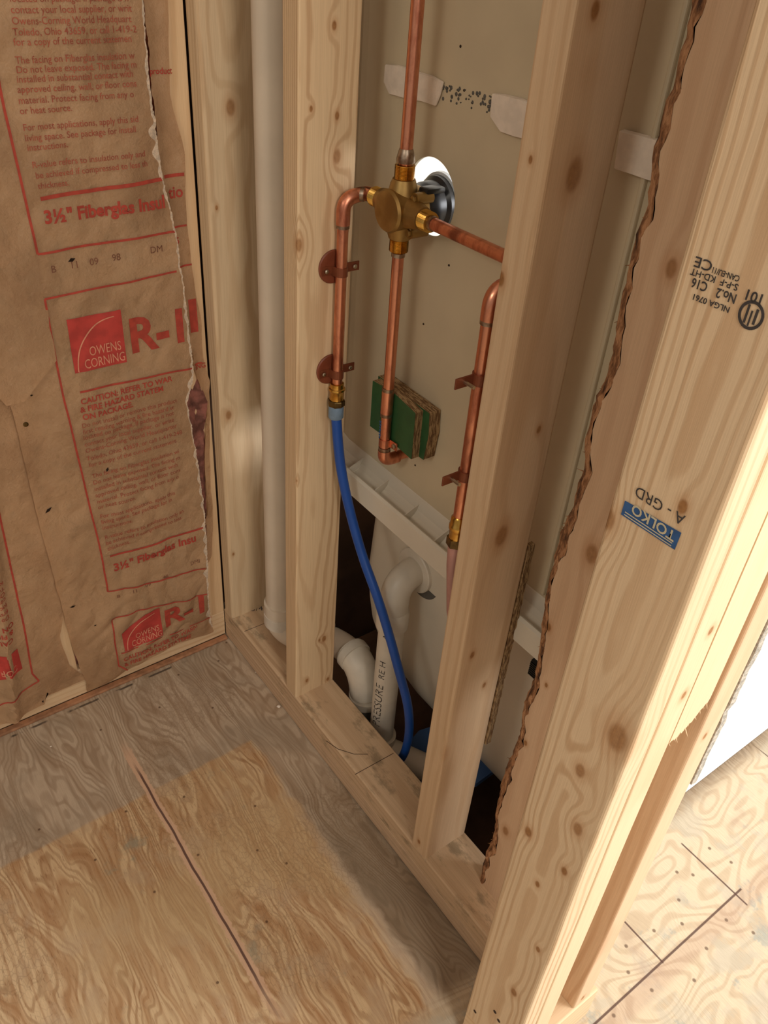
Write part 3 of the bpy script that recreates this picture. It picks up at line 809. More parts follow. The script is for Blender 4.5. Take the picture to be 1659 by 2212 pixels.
para([(-.230, .315, '3\u00bd" Fiberglas Insu')], M['redink'], .0245, .030, 'product_heading')
brown = plain('brown_print', srgb(122, 78, 56), .85)
for L_ in [(-.246, .896, 'B'), (-.218, .8975, '11'), (-.189, .898, '09'), (-.155, .8995, '98'), (-.093, .901, 'DM')]: para([L_], brown, .0150, 0, 'date_code')
for L_ in [(-.232, .244, 'B'), (-.203, .246, '11'), (-.175, .248, '09'), (-.137, .250, '98'), (-.075, .254, 'DMI')]: para([L_], brown, .0125, 0, 'date_code')
def logo(y0, y1, z0, z1, ztl, R_y, R_z, Rs, Rw, rt):
    bm = bmesh.new(); n = 14; V = []
    for j in range(n+1):
        row = []
        for i in range(n+1):
            u, v = i/n, j/n
            y = y0+(y1-y0)*u; top = ztl+(z1-ztl)*min(1, u*1.6); z = z0+(top-z0)*v
            row.append(bm.verts.new(P_(Vector((0, y, z)), .0018)))
        V.append(row)
    for j in range(n):
        for i in range(n): bm.faces.new((V[j][i], V[j][i+1], V[j+1][i+1], V[j+1][i]))
    link('printed_logo', bm, M['redsq'], PF, smooth=True, origin=OB, label='red square emblem')
    bm = bmesh.new(); w = y1-y0; h = z1-z0
    s = .27*w
    place_text(bm, 'OWENS', s, (0, y0+.32*w, z0+.27*h), Yv, Zv, 0, .60*w, 1, lambda c: P_(c, .0026), .005)
    place_text(bm, 'CORNING', s, (0, y0+.20*w, z0+.05*h), Yv, Zv, 0, .77*w, 1, lambda c: P_(c, .0026), .005)
    prev = None
    for i in range(25):
        t = i/24; a = math.pi/2*t
        y = y0+.06*w+.78*w*(1-math.cos(a)); z = z0+.02*h+.90*h*math.sin(a)
        pr = (bm.verts.new(P_(Vector((0, y, z)), .0026)), bm.verts.new(P_(Vector((0, y+.0016, z-.0014)), .0026)))
        if prev: bm.faces.new((prev[0], pr[0], pr[1], prev[1]))
        prev = pr
    link('logo_lettering', bm, M['paleline'], PF, origin=OB, label='pale lettering on the emblem')
    bm = bmesh.new(); place_text(bm, rt, Rs, (0, R_y, R_z), Yv, Zv, .03, Rw, 1, lambda c: P_(c, .0019), .006)
    link('rating_print', bm, M['redink'], PF, origin=OB, label='large red R-value print')
logo(-.237, -.152, .730, .822, .822, -.140, .744, .082, .092, 'R-1')
logo(-.235, -.152, .101, .180, .150, -.143, .120, .068, .088, 'R-1')
# the second '1' right of the tear
bm = bmesh.new(); place_text(bm, '1', .080, (0, -.031, .752), Yv, Zv, .03, .014, 1, lambda c: Vector((hstrip(c.y, c.z)+.0012, c.y, c.z)), .006)
link('rating_print', bm, M['redink'], PS, origin=OB)
hst = lambda c: Vector((hstrip(c.y, c.z)+.0012, c.y, c.z))
for a_, b_, w_ in (((-.048, .931), (-.024, .932), .003), ((-.052, .867), (-.020, .868), .003), ((-.054, 1.008), (-.022, 1.009), .005), ((-.030, .691), (-.014, .690), .003)):
    bm = bmesh.new(); strip(bm, a_, b_, w_, 8, hst); link('printed_rule', bm, M['redink'], PS, origin=OB)
for t_, y_, z_, s_ in (('tio', -.050, .976, .0245), ('ING', -.029, .680, .0135), ('5', -.044, .905, .014), ('product', -.062, 1.147, .0115)):
    bm = bmesh.new(); place_text(bm, t_, s_, (0, y_, z_), Yv, Zv, .02, None, .9, hst, .004); link('torn_lettering', bm, M['redink'], PS, origin=OB)
# small tears / staples in the paper
def gash(y, z, L, w, ang, parent, fn=hpaper, o=OB):
    bm = bmesh.new(); d = Vector((0, math.cos(ang), math.sin(ang))); s = Vector((0, -d.z, d.y))
    c = Vector((0, y, z)); pts = [c-d*L/2, c+s*w/2, c+d*L/2, c-s*w/2]
    vs = [bm.verts.new((fn(p.y, p.z)+.0012, p.y, p.z)) for p in pts]; bm.faces.new(vs)
    bmesh.ops.solidify(bm, geom=bm.faces[:], thickness=.0006)
    link('puncture', bm, M['nail'], parent, origin=o)
for u, v, L, w, a in ((150, 557, .012, .006, .3), (102, 1098, .016, .006, .6), (65, 850, .005, .003, 0), (227, 1008, .010, .005, 1.2), (154, 1305, .011, .005, .1), (202, 1345, .006, .003, .5)):
    p = at(u, v, 'x', .008); gash(p.y, p.z, L, w, a, bat)
bm = bmesh.new()
p = at(53, 913, 'x', .009); lathe(bm, (hpaper(p.y, p.z)+.0002, p.y, p.z), (1, 0, 0), [(0, .0042), (.0012, .0042), (.0016, .002)], 14)
link('screw_head', bm, M['bronze'], bat, origin=OB)

# batt of the next bay, print upside down
bat2 = empty('insulation_batt', (0, -.5, .02), label='kraft-faced insulation batt at the left edge, its print upside down', cat='insulation')
OB2 = (0, -.5, .02)
rR = lambda z: (midL(z)+.004-.0195*max(0, min(1, (.25-z)/.06)) if z > .10 else midL(.10)-.0155+(.10-z)*.35)+.0015*noise.noise(Vector((5, 0, z*20)))
bm = sheet(hleft, lambda z: -.80, rR, .02, ZT, 70, 240)
for v in bm.verts:
    if v.co.z < .12:
        zb = .030+.012*noise.noise(Vector((v.co.y*9, 4, 4)))+(.02 if v.co.y > -.40 else 0)
        v.co.z = zb+(v.co.z-.02)*(.12-zb)/.10
PF2 = link('paper_facing', bm, M['kraft'], bat2, smooth=True, origin=OB2)
bm = bmesh.new(); box(bm, (-.085, -.79, .08), (-.006, -.368, ZT)); link('glass_wool', bm, M['pink'], bat2, origin=OB2)
PL_ = lambda c: Vector((hleft(c.y, c.z)+.001, c.y, c.z))
bm = bmesh.new()
for a, b in zip([(-.392, .60), (-.398, .423), (-.403, .278), (-.411, .126), (-.403, .101)], [(-.398, .423), (-.403, .278), (-.411, .126), (-.403, .101), (-.52, .075)]): strip(bm, a, b, .0034, 20, PL_)
link('printed_frame', bm, M['redink'], PF2, origin=OB2)
bm = bmesh.new()
for y, z, t in ((-.428, .245, 'CAUTION: REFER'), (-.424, .262, '& FIRE HAZARD'), (-.420, .279, 'ON PACKAGE.')):
    place_text(bm, t, .0150, (0, y, z), (0, -1, 0), (0, 0, -1), .022, None, .95, PL_, .004)
for i, t in enumerate(('Do not install', 'first reading', 'located on pac', 'contact your', 'Owens-Corning', 'Toledo, Ohio', 'for a copy of')):
    place_text(bm, t, .0125, (0, -.424+i*.001, .300+i*.0125), (0, -1, 0), (0, 0, -1), .004, None, .94, PL_, .004)
link('warning_text', bm, M['redink'], PF2, origin=OB2)
bm = bmesh.new(); n = 8; V = []
for j in range(n+1):
    V.append([bm.verts.new(PL_(Vector((0, -.425-.095*i/n, .150+.058*j/n)))) for i in range(n+1)])
for j in range(n):
    for i in range(n): bm.faces.new((V[j][i], V[j][i+1], V[j+1][i+1], V[j+1][i]))
link('printed_logo', bm, M['redsq'], PF2, origin=OB2)
bm = bmesh.new(); PL2 = lambda c: Vector((hleft(c.y, c.z)+.0018, c.y, c.z))
place_text(bm, 'CORNING', .022, (0, -.432, .172), (0, -1, 0), (0, 0, -1), 0, .075, 1, PL2, .005)
link('logo_lettering', bm, M['paleline'], PF2, origin=OB2)

# ------------------------------------------------------------------ tub and shower surround
YP = .140      # back (stud side) face of the end panel
XL, XR = .170, .857
HX, HZc, HR = .3985, 1.062, .0485        # valve hole
sur = empty('shower_surround', (XL, YP, .60), label='cream moulded shower surround seen from behind, with a round valve hole', cat='shower')
OS = (XL, YP, .60)
bm = bmesh.new()
# end panel as plan-profile extruded in z, hole cut by building radial fan in front region
def panel_region(y, x0, x1, z0, z1, hx, hz, r, flip):
    n = 64; circ = []; sq = []
    for i in range(n):
        a = 2*math.pi*i/n
        circ.append(bm.verts.new((hx+r*math.cos(a), y, hz+r*math.sin(a))))
        k = .075/max(abs(math.cos(a)), abs(math.sin(a)))
        sq.append(bm.verts.new((hx+k*math.cos(a), y, hz+k*math.sin(a))))
    for i in range(n): bm.faces.new((circ[i], circ[(i+1) % n], sq[(i+1) % n], sq[i]))
    s = .075
    def quad(a, b, c, d): bm.faces.new([bm.verts.new((p[0], y, p[1])) for p in (a, b, c, d)])
    quad((x0, z0), (x1, z0), (x1, hz-s), (x0, hz-s)); quad((x0, hz+s), (x1, hz+s), (x1, z1), (x0, z1))
    quad((x0, hz-s), (hx-s, hz-s), (hx-s, hz+s), (x0, hz+s)); quad((hx+s, hz-s), (x1, hz-s), (x1, hz+s), (hx+s, hz+s))
    return circ
ZP0, ZP1 = .611, 2.05
RC_ = .075
c1 = panel_region(YP, XL+RC_, XR, ZP0, ZP1, HX, HZc, HR, 0)
c2 = panel_region(YP+.004, XL+RC_, XR, ZP0, ZP1, HX, HZc, HR, 1)
for i in range(64): bm.faces.new((c1[i], c1[(i+1) % 64], c2[(i+1) % 64], c2[i]))
# rounded back corner and long back wall
def wallprof(off):
    P = [(XL+RC_, YP+off)]
    for i in range(1, 9):
        a = math.radians(i*90/8); P.append((XL+RC_-(RC_-off)*math.sin(a), YP+RC_-(RC_-off)*math.cos(a)))
    P += [(XL+off, 1.72)]
    return P
for off in (0, .004):
    P = wallprof(off)
    for a, b in zip(P, P[1:]):
        bm.faces.new([bm.verts.new(c) for c in ((a[0], a[1], ZP0), (b[0], b[1], ZP0), (b[0], b[1], ZP1), (a[0], a[1], ZP1))])
bmesh.ops.remove_doubles(bm, verts=bm.verts, dist=1e-5)
box(bm, (XL, 1.66, .5), (XR, 1.665, ZP1))
# front return flange
box(bm, (XR-.004, YP, ZP0), (XR, YP+.09, ZP1), .0012)
# raised vertical rib on the right part of the panel
box(bm, (.716, YP-.006, .62), (.722, YP+.001, ZP1), .002)
link('end_panel', bm, M['cream'], sur, origin=OS)

bm = bmesh.new(); P = [(XR-.006, YP+.0065, 1)]
Lp = [(XL+.008, YP+.10), (XL+.008, 1.655), (XR-.01, 1.655)]
for a, b in zip(Lp, Lp[1:]):
    bm.faces.new([bm.verts.new(c) for c in ((a[0], a[1], .60), (b[0], b[1], .60), (b[0], b[1], ZP1), (a[0], a[1], ZP1))])
bm.faces.new([bm.verts.new(c) for c in ((XL+.1, YP+.09, .30), (XR-.02, YP+.09, .30), (XR-.02, 1.6, .30), (XL+.1, 1.6, .30))])
link('bright_gelcoat_lining', bm, M['drywall'], sur, origin=OS, label='white gelcoat inner face, added to look brightly lit through the valve hole')  # white lining added so the view through the hole reads bright
tub = empty('bathtub', (XL, YP, 0), label='white bathtub under the surround, ribbed rim seen from behind the wall', cat='bathtub')
OT = (XL, YP, 0)
bm = bmesh.new()
# rim channel: profile in (y,z) extruded along x
prof_r = [(YP+.003, ZP0+.004), (YP, ZP0), (YP-.006, ZP0-.018), (YP-.012, .585), (.106, .570), (.1055, .592), (.1035, .593), (.1005, .590), (.0995, .553), (.103, .550), (.128, .548), (.178, .546)]
xs_ = (.205, XR)
for (a, b) in zip(prof_r, prof_r[1:]):
    bm.faces.new([bm.verts.new(c) for c in ((xs_[0], a[0], a[1]), (xs_[1], a[0], a[1]), (xs_[1], b[0], b[1]), (xs_[0], b[0], b[1]))])
bmesh.ops.remove_doubles(bm, verts=bm.verts, dist=1e-5)
bmesh.ops.solidify(bm, geom=bm.faces[:], thickness=.0012)
RIM = link('rim', bm, M['tub'], tub, smooth=False, origin=OT)
for u, v in ((765, 1010), (820, 1060), (884, 1113), (948, 1172)):
    x = at(u, v, 'y', .118).x
    for dx in (0,):
        bm = bmesh.new()
        vs = [(YP-.003, .603), (YP-.012, .584), (.1065, .5705), (.1065, .591)]
        A = [bm.verts.new((x+dx-.0008, y, z)) for y, z in vs]; B_ = [bm.verts.new((x+dx+.0008, y, z)) for y, z in vs]
        bm.faces.new(A); bm.faces.new(B_[::-1])
        for j in range(4): bm.faces.new((A[j], A[(j+1) % 4], B_[(j+1) % 4], B_[j]))
        link('rib', bm, M['tub'], RIM, origin=OT)
# tub shell: tapered rounded box (end facing the studs)
bm = bmesh.new()
def tl(u, v, y):
    c = at(u, v, 'y', y+.02); return (c.z, c.x, y+.005, 0)
levels = [(.548, .262, .176, 0), tl(786, 1211, .180), tl(789, 1270, .184), tl(794, 1310, .188), tl(806, 1345, .192), tl(830, 1385, .197), tl(862, 1430, .205), tl(880, 1455, .225)]
rings = []
for z, xl, yf, _ in levels:
    rr = .055; pts = []
    x1, y1 = XR-.004, 1.60
    pts.append((x1, yf)); 
    for i in range(9):
        a = math.radians(90*i/8); pts.append((xl+rr-rr*math.sin(a), yf+rr-rr*math.cos(a)))
    pts += [(xl, y1), (x1, y1)]
    rings.append([bm.verts.new((x, y, z)) for x, y in pts])
for a, b in zip(rings, rings[1:]):
    n = len(a)
    for j in range(n): bm.faces.new((a[j], a[(j+1) % n], b[(j+1) % n], b[j]))
bm.faces.new(rings[-1])
link('basin', bm, M['tub'], tub, smooth=True, origin=OT)
bm = bmesh.new(); box(bm, (XR-.003, .16, -.0), (XR+.002, 1.66, .56), .002)
link('apron', bm, M['drywall'], tub, origin=OT, label='bright white apron facing the bathroom floor')
# bottom reinforcement drip of the tub
bm = bmesh.new()
bm.free()
# grey rail, bracket and ribbed clip at the gap
p = at(1130, 1448, 'y', .145)
bm = bmesh.new(); box(bm, (p.x-.009, .170, p.z-.030), (p.x+.007, .186, p.z+.002), .002)
for i in range(7): box(bm, (p.x-.008, .1685, p.z-.028+i*.004), (p.x+.006, .1705, p.z-.026+i*.004))
link('ribbed_clip', bm, M['rubber'], tub, origin=OT, label='small black ribbed clip')

# foam blocks and glue marks on the panel
def foam(pts, y1, label):
    bm = bmesh.new(); n = len(pts)
    q = [at(u, v, 'y', YP) for u, v in pts]
    A = [bm.verts.new((c.x, YP-.0005, c.z)) for c in q]; B_ = [bm.verts.new((c.x, YP-y1, c.z-.001)) for c in q]
    bm.faces.new(A); bm.faces.new(B_[::-1])
    for j in range(n): bm.faces.new((A[j], A[(j+1) % n], B_[(j+1) % n], B_[j]))
    bmesh.ops.bevel(bm, geom=bm.edges[:], offset=.0012, segments=1, affect='EDGES')
    link('foam_strip', bm, M['foam'], None, origin=(q[0].x, YP, q[0].z), label=label, cat='foam strip')
foam([(836, 138), (860, 140), (884, 146), (905, 154), (938, 164), (962, 176), (955, 205), (945, 228), (915, 216), (880, 210), (845, 202), (833, 175)], .004, 'white foam strip behind the upper copper pipe')
foam([(1070, 200), (1092, 203), (1130, 212), (1150, 220), (1150, 300), (1120, 292), (1088, 283), (1066, 250)], .006, 'white foam strip left of the shaded stud')
foam([(1350, 278), (1435, 300), (1470, 310), (1470, 400), (1412, 384), (1338, 361)], .009, 'white foam strip right of the shaded stud')
bm = bmesh.new()
for i in range(60):
    t = random.random(); u = 958+115*t+random.uniform(-4, 4); v = 190+34*t+random.uniform(-12, 26)
    c = at(u, v, 'y', YP); lathe(bm, (c.x, YP-.0004, c.z), (0, 1, 0), [(-.0008, .0008), (.0006, random.uniform(.0008, .003))], 7)
link('glue_residue', bm, M['greyring'], sur, origin=OS, kind='stuff', label='speckled grey glue residue')
for u, v in ((995, 100), (970, 573), (915, 700), (1003, 195), (897, 1005)):
    bm = bmesh.new(); c = at(u, v, 'y', YP); lathe(bm, (c.x, YP-.0004, c.z), (0, 1, 0), [(-.0006, .0012), (.0005, .0018)], 7)
    link('drill_speck', bm, M['nail'], sur, origin=OS)

# ------------------------------------------------------------------ copper plumbing
YV, ZV, XV = .095, 1.0525, .398          # shower valve axis
PR = .0079
XLp, YLp = .315, .0625                   # left riser
def sleeve(bm, c, axis, r=.0093, L=.012): lathe(bm, c, axis, [(-L/2, PR), (-L/2+.0004, r), (L/2-.0004, r), (L/2, PR)], 24)
# valve
val = empty('shower_valve', (XV, YV, ZV), label='cast brass four-way shower valve in front of the round hole', cat='valve')
OV = (XV, YV, ZV)
bm = bmesh.new()
sweep(bm, [(XV, YV-.0265, ZV), (XV, YV-.0262, ZV), (XV, YV-.0250, ZV), (XV, YV-.0215, ZV), (XV, YV-.016, ZV), (XV, YV-.008, ZV), (XV, YV+.010, ZV), (XV, YV+.024, ZV)], [.008, .020, .0245, .0268, .0255, .0265, .029, .027], 40)
for d in ((1, 0, 0), (-1, 0, 0), (0, 0, 1), (0, 0, -1)):
    d = Vector(d); c = Vector(OV); lat = .0 if d.z else -.002
    sweep(bm, [c+d*.012, c+d*.028, c+d*(.037 if d.z else .044), c+d*(.0375 if d.z else .0445)], [.021, .0175, .0145, .0135], 28)
# ears with screws
for sx, sz in ((.80, .62), (-.62, .86), (.66, -.82)):
    c = Vector((XV+sx*.030, YV+.006, ZV+sz*.030)); sweep(bm, [c+Vector((0, -.006, 0)), c+Vector((0, .020, 0))], .0075, 20)
    sweep(bm, [Vector((XV, YV+.006, ZV)), c], [.014, .007], 12)
link('valve_body', bm, M['castbrass'], val, smooth=True, origin=OV)
for d, nm in (((0, 0, 1), 'threaded_port'), ((0, 0, -1), 'threaded_port'), ((1, 0, 0), 'threaded_port'), ((-1, 0, 0), 'threaded_port')):
    bm = bmesh.new(); d = Vector(d); prof = [(.036, .010)]
    L0, L1 = (.037, .054) if d.z else (.044, .060)
    k = 0; t = L0
    while t < L1-.001:
        prof.append((t, .0128)); prof.append((t+.0008, .0118)); t += .0016
    prof += [(L1, .0122), (L1+.0004, .0085)]
    lathe(bm, OV, d, prof, 32)
    link(nm, bm, M['brass'], val, smooth=False, origin=OV)
for sx, sz in ((.80, .62), (.66, -.82), (-.62, .86)):
    bm = bmesh.new(); c = Vector((XV+sx*.030, YV-.0005, ZV+sz*.030)); lathe(bm, c, (0, -1, 0), [(0, .0048), (.003, .0048), (.0036, .003)], 6)
    link('screw', bm, M['castbrass'], val, origin=OV)
bm = bmesh.new(); lathe(bm, OV, (0, 1, 0), [(.018, .020), (.022, .027), (.030, .027), (.034, .029), (.050, .0295), (.054, .0345), (.060, .035), (.061, .030)], 40)
box(bm, (XV+.012, YV+.014, ZV+.022), (XV+.030, YV+.045, ZV+.030), .003)
link('cartridge_guard', bm, M['rubber'], val, smooth=True, origin=OV, label='black plastic guard reaching through the hole')
bm = bmesh.new(); lathe(bm, OV, (0, 1, 0), [(.0605, .034), (.061, .0385), (.066, .039), (.067, .030)], 40)
link('seal_ring', bm, M['clear'], val, smooth=True, origin=OV, label='translucent ring around the guard')

def pipe(name, pts, label, seams=(), rad=.02, extra=None):
    pts_ = bend(pts, rad, 8)
    o0 = Vector(pts[0])
    e = empty(name, o0, label=label, cat='pipe')
    bm = bmesh.new(); sweep(bm, pts_, PR, 24); link('tube', bm, M['copper'], e, smooth=True, origin=o0)
    for c, ax in seams:
        bm = bmesh.new(); sleeve(bm, c, ax, .0092, .006); link('solder_joint', bm, M['solder'], e, smooth=True, origin=o0)
    return e, o0
# pipe up
e, o0 = pipe('copper_pipe', [(XV, YV, ZV+.054), (XV-.002, YV, TOP)], 'copper pipe rising from the top of the valve', [((XV, YV, ZV+.062), (0, 0, 1)), ((XV-.002, YV, 1.30), (0, 0, 1))])
bm = bmesh.new(); lathe(bm, (XV, YV, ZV+.0565), (0, 0, 1), [(0, .0115), (.003, .0118), (.012, .0098), (.016, .0084)], 24); link('adapter', bm, M['solder'], e, smooth=True, origin=o0)
# pipe down with coupling, elbow to the spout
ZE = .672
e, o0 = pipe('copper_pipe', [(XV, YV, ZV-.054), (XV+.003, YV, ZE), (XV+.006, YV+.052, ZE+.002)], 'copper pipe dropping from the valve past the green board to an elbow',
             [((XV+.001, YV, .795), (0, 0, 1)), ((XV+.001, YV, .753), (0, 0, 1)), ((XV+.003, YV, .694), (0, 0, 1)), ((XV, YV, ZV-.0585), (0, 0, 1))], rad=.015)
bm = bmesh.new(); sweep(bm, [(XV+.001, YV, .795), (XV+.001, YV, .753)], .0091, 24); link('coupling', bm, M['copper'], e, smooth=True, origin=o0)
bm = bmesh.new(); sweep(bm, bend([(XV+.003, YV, .691), (XV+.003, YV, ZE-.001), (XV+.005, YV+.026, ZE)], .015), .0096, 24); link('elbow', bm, M['copper'], e, smooth=True, origin=o0)
bm = bmesh.new()
for i in range(7): box(bm, (XV-.0035+.0005*i % .002, YV-PR-.0004, .742-i*.0045), (XV-.0005+.0012*(i % 2), YV-PR+.0008, .7395-i*.0045))
link('blue_pipe_print', bm, M['blueink'], e, origin=o0, label='blue print on the pipe')
# strap on the green board
st = empty('pipe_strap', (XV, YV, .705), label='copper pipe strap screwed to the green board', cat='pipe strap')
bm = bmesh.new()
P = []
for i in range(13):
    a = math.pi*i/12; P.append((XV+.0025-(PR+.0012)*math.cos(a), YV-(PR+.0012)*math.sin(a)))
P = P+[(XV+.0025+PR+.0012, YV+.004), (XV+.026, YV+.0055)]
for (a, b) in zip(P, P[1:]):
    bm.faces.new([bm.verts.new(c) for c in ((a[0], a[1], .699), (b[0], b[1], .699), (b[0], b[1], .712), (a[0], a[1], .712))])
bmesh.ops.remove_doubles(bm, verts=bm.verts, dist=1e-5); bmesh.ops.solidify(bm, geom=bm.faces[:], thickness=.0012)
link('strap_band', bm, M['copper'], st, origin=(XV, YV, .705))
bm = bmesh.new(); lathe(bm, (XV+.019, YV+.0045, .705), (0, -1, 0), [(0, .0042), (.0012, .004), (.002, .002)], 14); link('screw', bm, M['steel'], st, origin=(XV, YV, .705))
# right branch: valve -> right riser
XRp, YRp = .6600, .0095
rr_pts = [(XV+.050, YV, ZV), (XRp-.001, YV, ZV+.004), (XRp, .016, ZV+.006), (XRp, YRp, .78), (XRp+.004, YRp+.002, .70)]
rr_pts = [(XV+.058, YV, ZV), (XRp, YV, ZV+.002), (XRp, YRp+.004, ZV+.004), (XRp+.003, YRp+.002, .765)]
e, o0 = pipe('copper_pipe', rr_pts, 'copper pipe from valve behind the shaded stud, then dropping along it', [((XV+.063, YV, ZV), (1, 0, 0)), ((XRp, YRp+.004, ZV-.032), (0, 0, 1))], rad=.020)
bm = bmesh.new(); sweep(bm, bend([(XRp, YRp+.030, ZV+.0038), (XRp, YRp+.004, ZV+.0036), (XRp, YRp+.004, ZV-.030)], .020), .0094, 24); link('elbow', bm, M['copper'], e, smooth=True, origin=o0)
bm = bmesh.new(); c = (XRp+.0035, YRp+.002, .765)
lathe(bm, c, (0, 0, -1), [(-.003, .0082), (0, .0105), (.008, .0105), (.010, .0118), (.016, .0118), (.018, .0105), (.030, .0105)], 28); link('brass_fitting', bm, M['brass'], e, smooth=True, origin=o0)
bm = bmesh.new(); lathe(bm, c, (0, 0, -1), [(.030, .0125), (.042, .0125)], 6); link('nut', bm, M['bronze'], e, origin=o0)
bm = bmesh.new(); sweep(bm, [(c[0], c[1], c[2]-.042), (c[0]+.001, c[1], c[2]-.075), (c[0]+.003, c[1]+.01, c[2]-.16), (c[0]-.0, c[1]+.05, c[2]-.30)], [.0098, .0085, .0080, .0080], 20)
link('pink_tube', bm, plain('pink_tube', srgb(176, 128, 118), .45), e, smooth=True, origin=o0, label='pinkish plastic tube end')
# left branch
e, o0 = pipe('copper_pipe', [(XV-.058, YV+.0005, ZV), (XLp+.003, YV, ZV-.001), (XLp, YLp, ZV-.006), (XLp, YLp, .772)], 'copper pipe from valve down the face of the pale stud to the blue hose',
             [((XLp, YLp, ZV-.042), (0, 0, 1)), ((XLp+.008, YV-.008, ZV-.001), (.75, .65, 0))], rad=.016)
bm = bmesh.new(); sweep(bm, bend([(XLp+.001, YLp+.018, ZV-.004), (XLp, YLp, ZV-.006), (XLp, YLp, ZV-.040)], .017), .0096, 24); link('elbow', bm, M['copper'], e, smooth=True, origin=o0)
bm = bmesh.new(); sweep(bm, bend([(XLp+.001, YLp+.018, ZV-.004), (XLp+.003, YV, ZV-.001), (XV-.0595, YV, ZV)], .014), .0094, 24); link('elbow', bm, M['copper'], e, smooth=True, origin=o0, label='dull second elbow at the valve')
bm = bmesh.new(); c = Vector((XLp, YLp, .775))
lathe(bm, c, (0, 0, -1), [(0, .0085), (.001, .0105), (.008, .0108), (.009, .0125), (.012, .0128), (.014, .0112), (.028, .0112), (.029, .009)], 32)
link('brass_fitting', bm, M['brass'], e, smooth=True, origin=o0, label='shiny brass adapter')
bm = bmesh.new(); lathe(bm, c, (0, 0, -1), [(.0285, .0128), (.030, .0134), (.038, .0134), (.039, .012)], 8); link('nut', bm, M['bronze'], e, origin=o0)

# straps with round isolators on the pale stud
def isolator_strap(pipe_c, face_x, sgn, y_dir, label, disc=True):
    x, y, z = pipe_c
    o0 = Vector((face_x, y, z)); st = empty('pipe_clamp', o0, label=label, cat='pipe clamp', group=None)
    if disc:
        bm = bmesh.new(); c = Vector((face_x+sgn*.0003, y-.006, z+.004))
        lathe(bm, c, (sgn, 0, 0), [(0, .0235), (.002, .0240), (.0035, .0225), (.004, .016), (.0032, .014), (.004, .001)], 40)
        link('isolator_disc', bm, M['isolator'], st, smooth=True, origin=o0)
    bm = bmesh.new(); P = [(face_x+sgn*.0045, y-.026), (face_x+sgn*.0045, y-PR-.0022)]
    for i in range(11):
        a = math.pi*i/10; P.append((x+sgn*(PR+.0014)*math.sin(a), y-(PR+.0014)*math.cos(a)))
    P += [(face_x+sgn*.0045, y+PR+.0022), (face_x+sgn*.0055, y+.036)]
    h = .0065; k = .0
    for a, b in zip(P, P[1:]):
        bm.faces.new([bm.verts.new(q) for q in ((a[0], a[1], z-h), (b[0], b[1], z-h), (b[0], b[1], z+h), (a[0], a[1], z+h))])
    bmesh.ops.remove_doubles(bm, verts=bm.verts, dist=1e-5); bmesh.ops.solidify(bm, geom=bm.faces[:], thickness=.0016)
    SB = link('strap_band', bm, M['strap'], st, origin=o0)
    for yy in (y-.019, y+.028):
        bm = bmesh.new(); lathe(bm, (face_x+sgn*.0062, yy, z), (sgn, 0, 0), [(0, .0034), (.0010, .0033), (.0018, .0016)], 16); link('screw', bm, M['steel'], SB, origin=o0)
    return st
isolator_strap((XLp, YLp, .948), X2+.038, 1, 1, 'upper brown clamp with round disc on the pale stud')
isolator_strap((XLp, YLp, .790), X2+.038, 1, 1, 'lower brown clamp with round disc, just above the brass adapter')
def tab_clamp(z, label):
    x, y = XRp+.002, YRp+.003
    o0 = Vector((x, y, z)); st = empty('pipe_clamp', o0, label=label, cat='pipe clamp')
    bm = bmesh.new(); sweep(bm, [(x, y, z-.006), (x, y, z+.007)], .0100, 24)
    box(bm, (x-.004, y-.034, z-.0065), (x-.002, y-.004, z+.0065), .0006)
    SB = link('strap_band', bm, M['strap'], st, origin=o0)
    bm = bmesh.new(); sweep(bm, [(x-.006, y-.021, z), (x+.013, y-.0205, z)], .0022, 10); lathe(bm, (x-.006, y-.021, z), (-1, 0, 0), [(0, .004), (.0012, .003)], 14)
    link('screw', bm, M['steel'], SB, origin=o0)
tab_clamp(.955, 'upper dark strap tab on the right copper riser')
tab_clamp(.828, 'lower dark strap tab on the right copper riser')

# green boards under the drop pipe
def board(pts, y0, y1, label):
    q = [at(u, v, 'y', y0) for u, v in pts]
    c0 = q[0]; e = empty('green_board', (c0.x, y0, c0.z), label=label, cat='board')
    bm = bmesh.new(); n = len(q)
    A = [bm.verts.new((p.x, y0, p.z)) for p in q]; B_ = [bm.verts.new((p.x, y1, p.z)) for p in q]
    bm.faces.new(A); bm.faces.new(B_[::-1])
    for j in range(n): bm.faces.new((A[j], A[(j+1) % n], B_[(j+1) % n], B_[j]))
    CO_ = link('core', bm, M['osb'], e, origin=(c0.x, y0, c0.z), label='ragged brown chipboard edge')
    bm = bmesh.new(); A = [bm.verts.new((p.x, y0-.0007, p.z)) for p in q]; B_ = [bm.verts.new((p.x, y0-.0001, p.z)) for p in q]; bm.faces.new(A); bm.faces.new(B_[::-1])
    for j in range(n): bm.faces.new((A[j], A[(j+1) % n], B_[(j+1) % n], B_[j]))
    link('painted_face', bm, M['green'], CO_, origin=(c0.x, y0, c0.z))
board([(806, 822), (850, 847), (898, 893), (889, 992), (850, 957), (800, 920)], .104, .118, 'front green-faced board scrap behind the drop pipe')
board([(818, 812), (928, 893), (926, 940), (915, 993), (870, 962), (812, 915)], .1185, .139, 'rear green-faced board scrap glued to the surround')

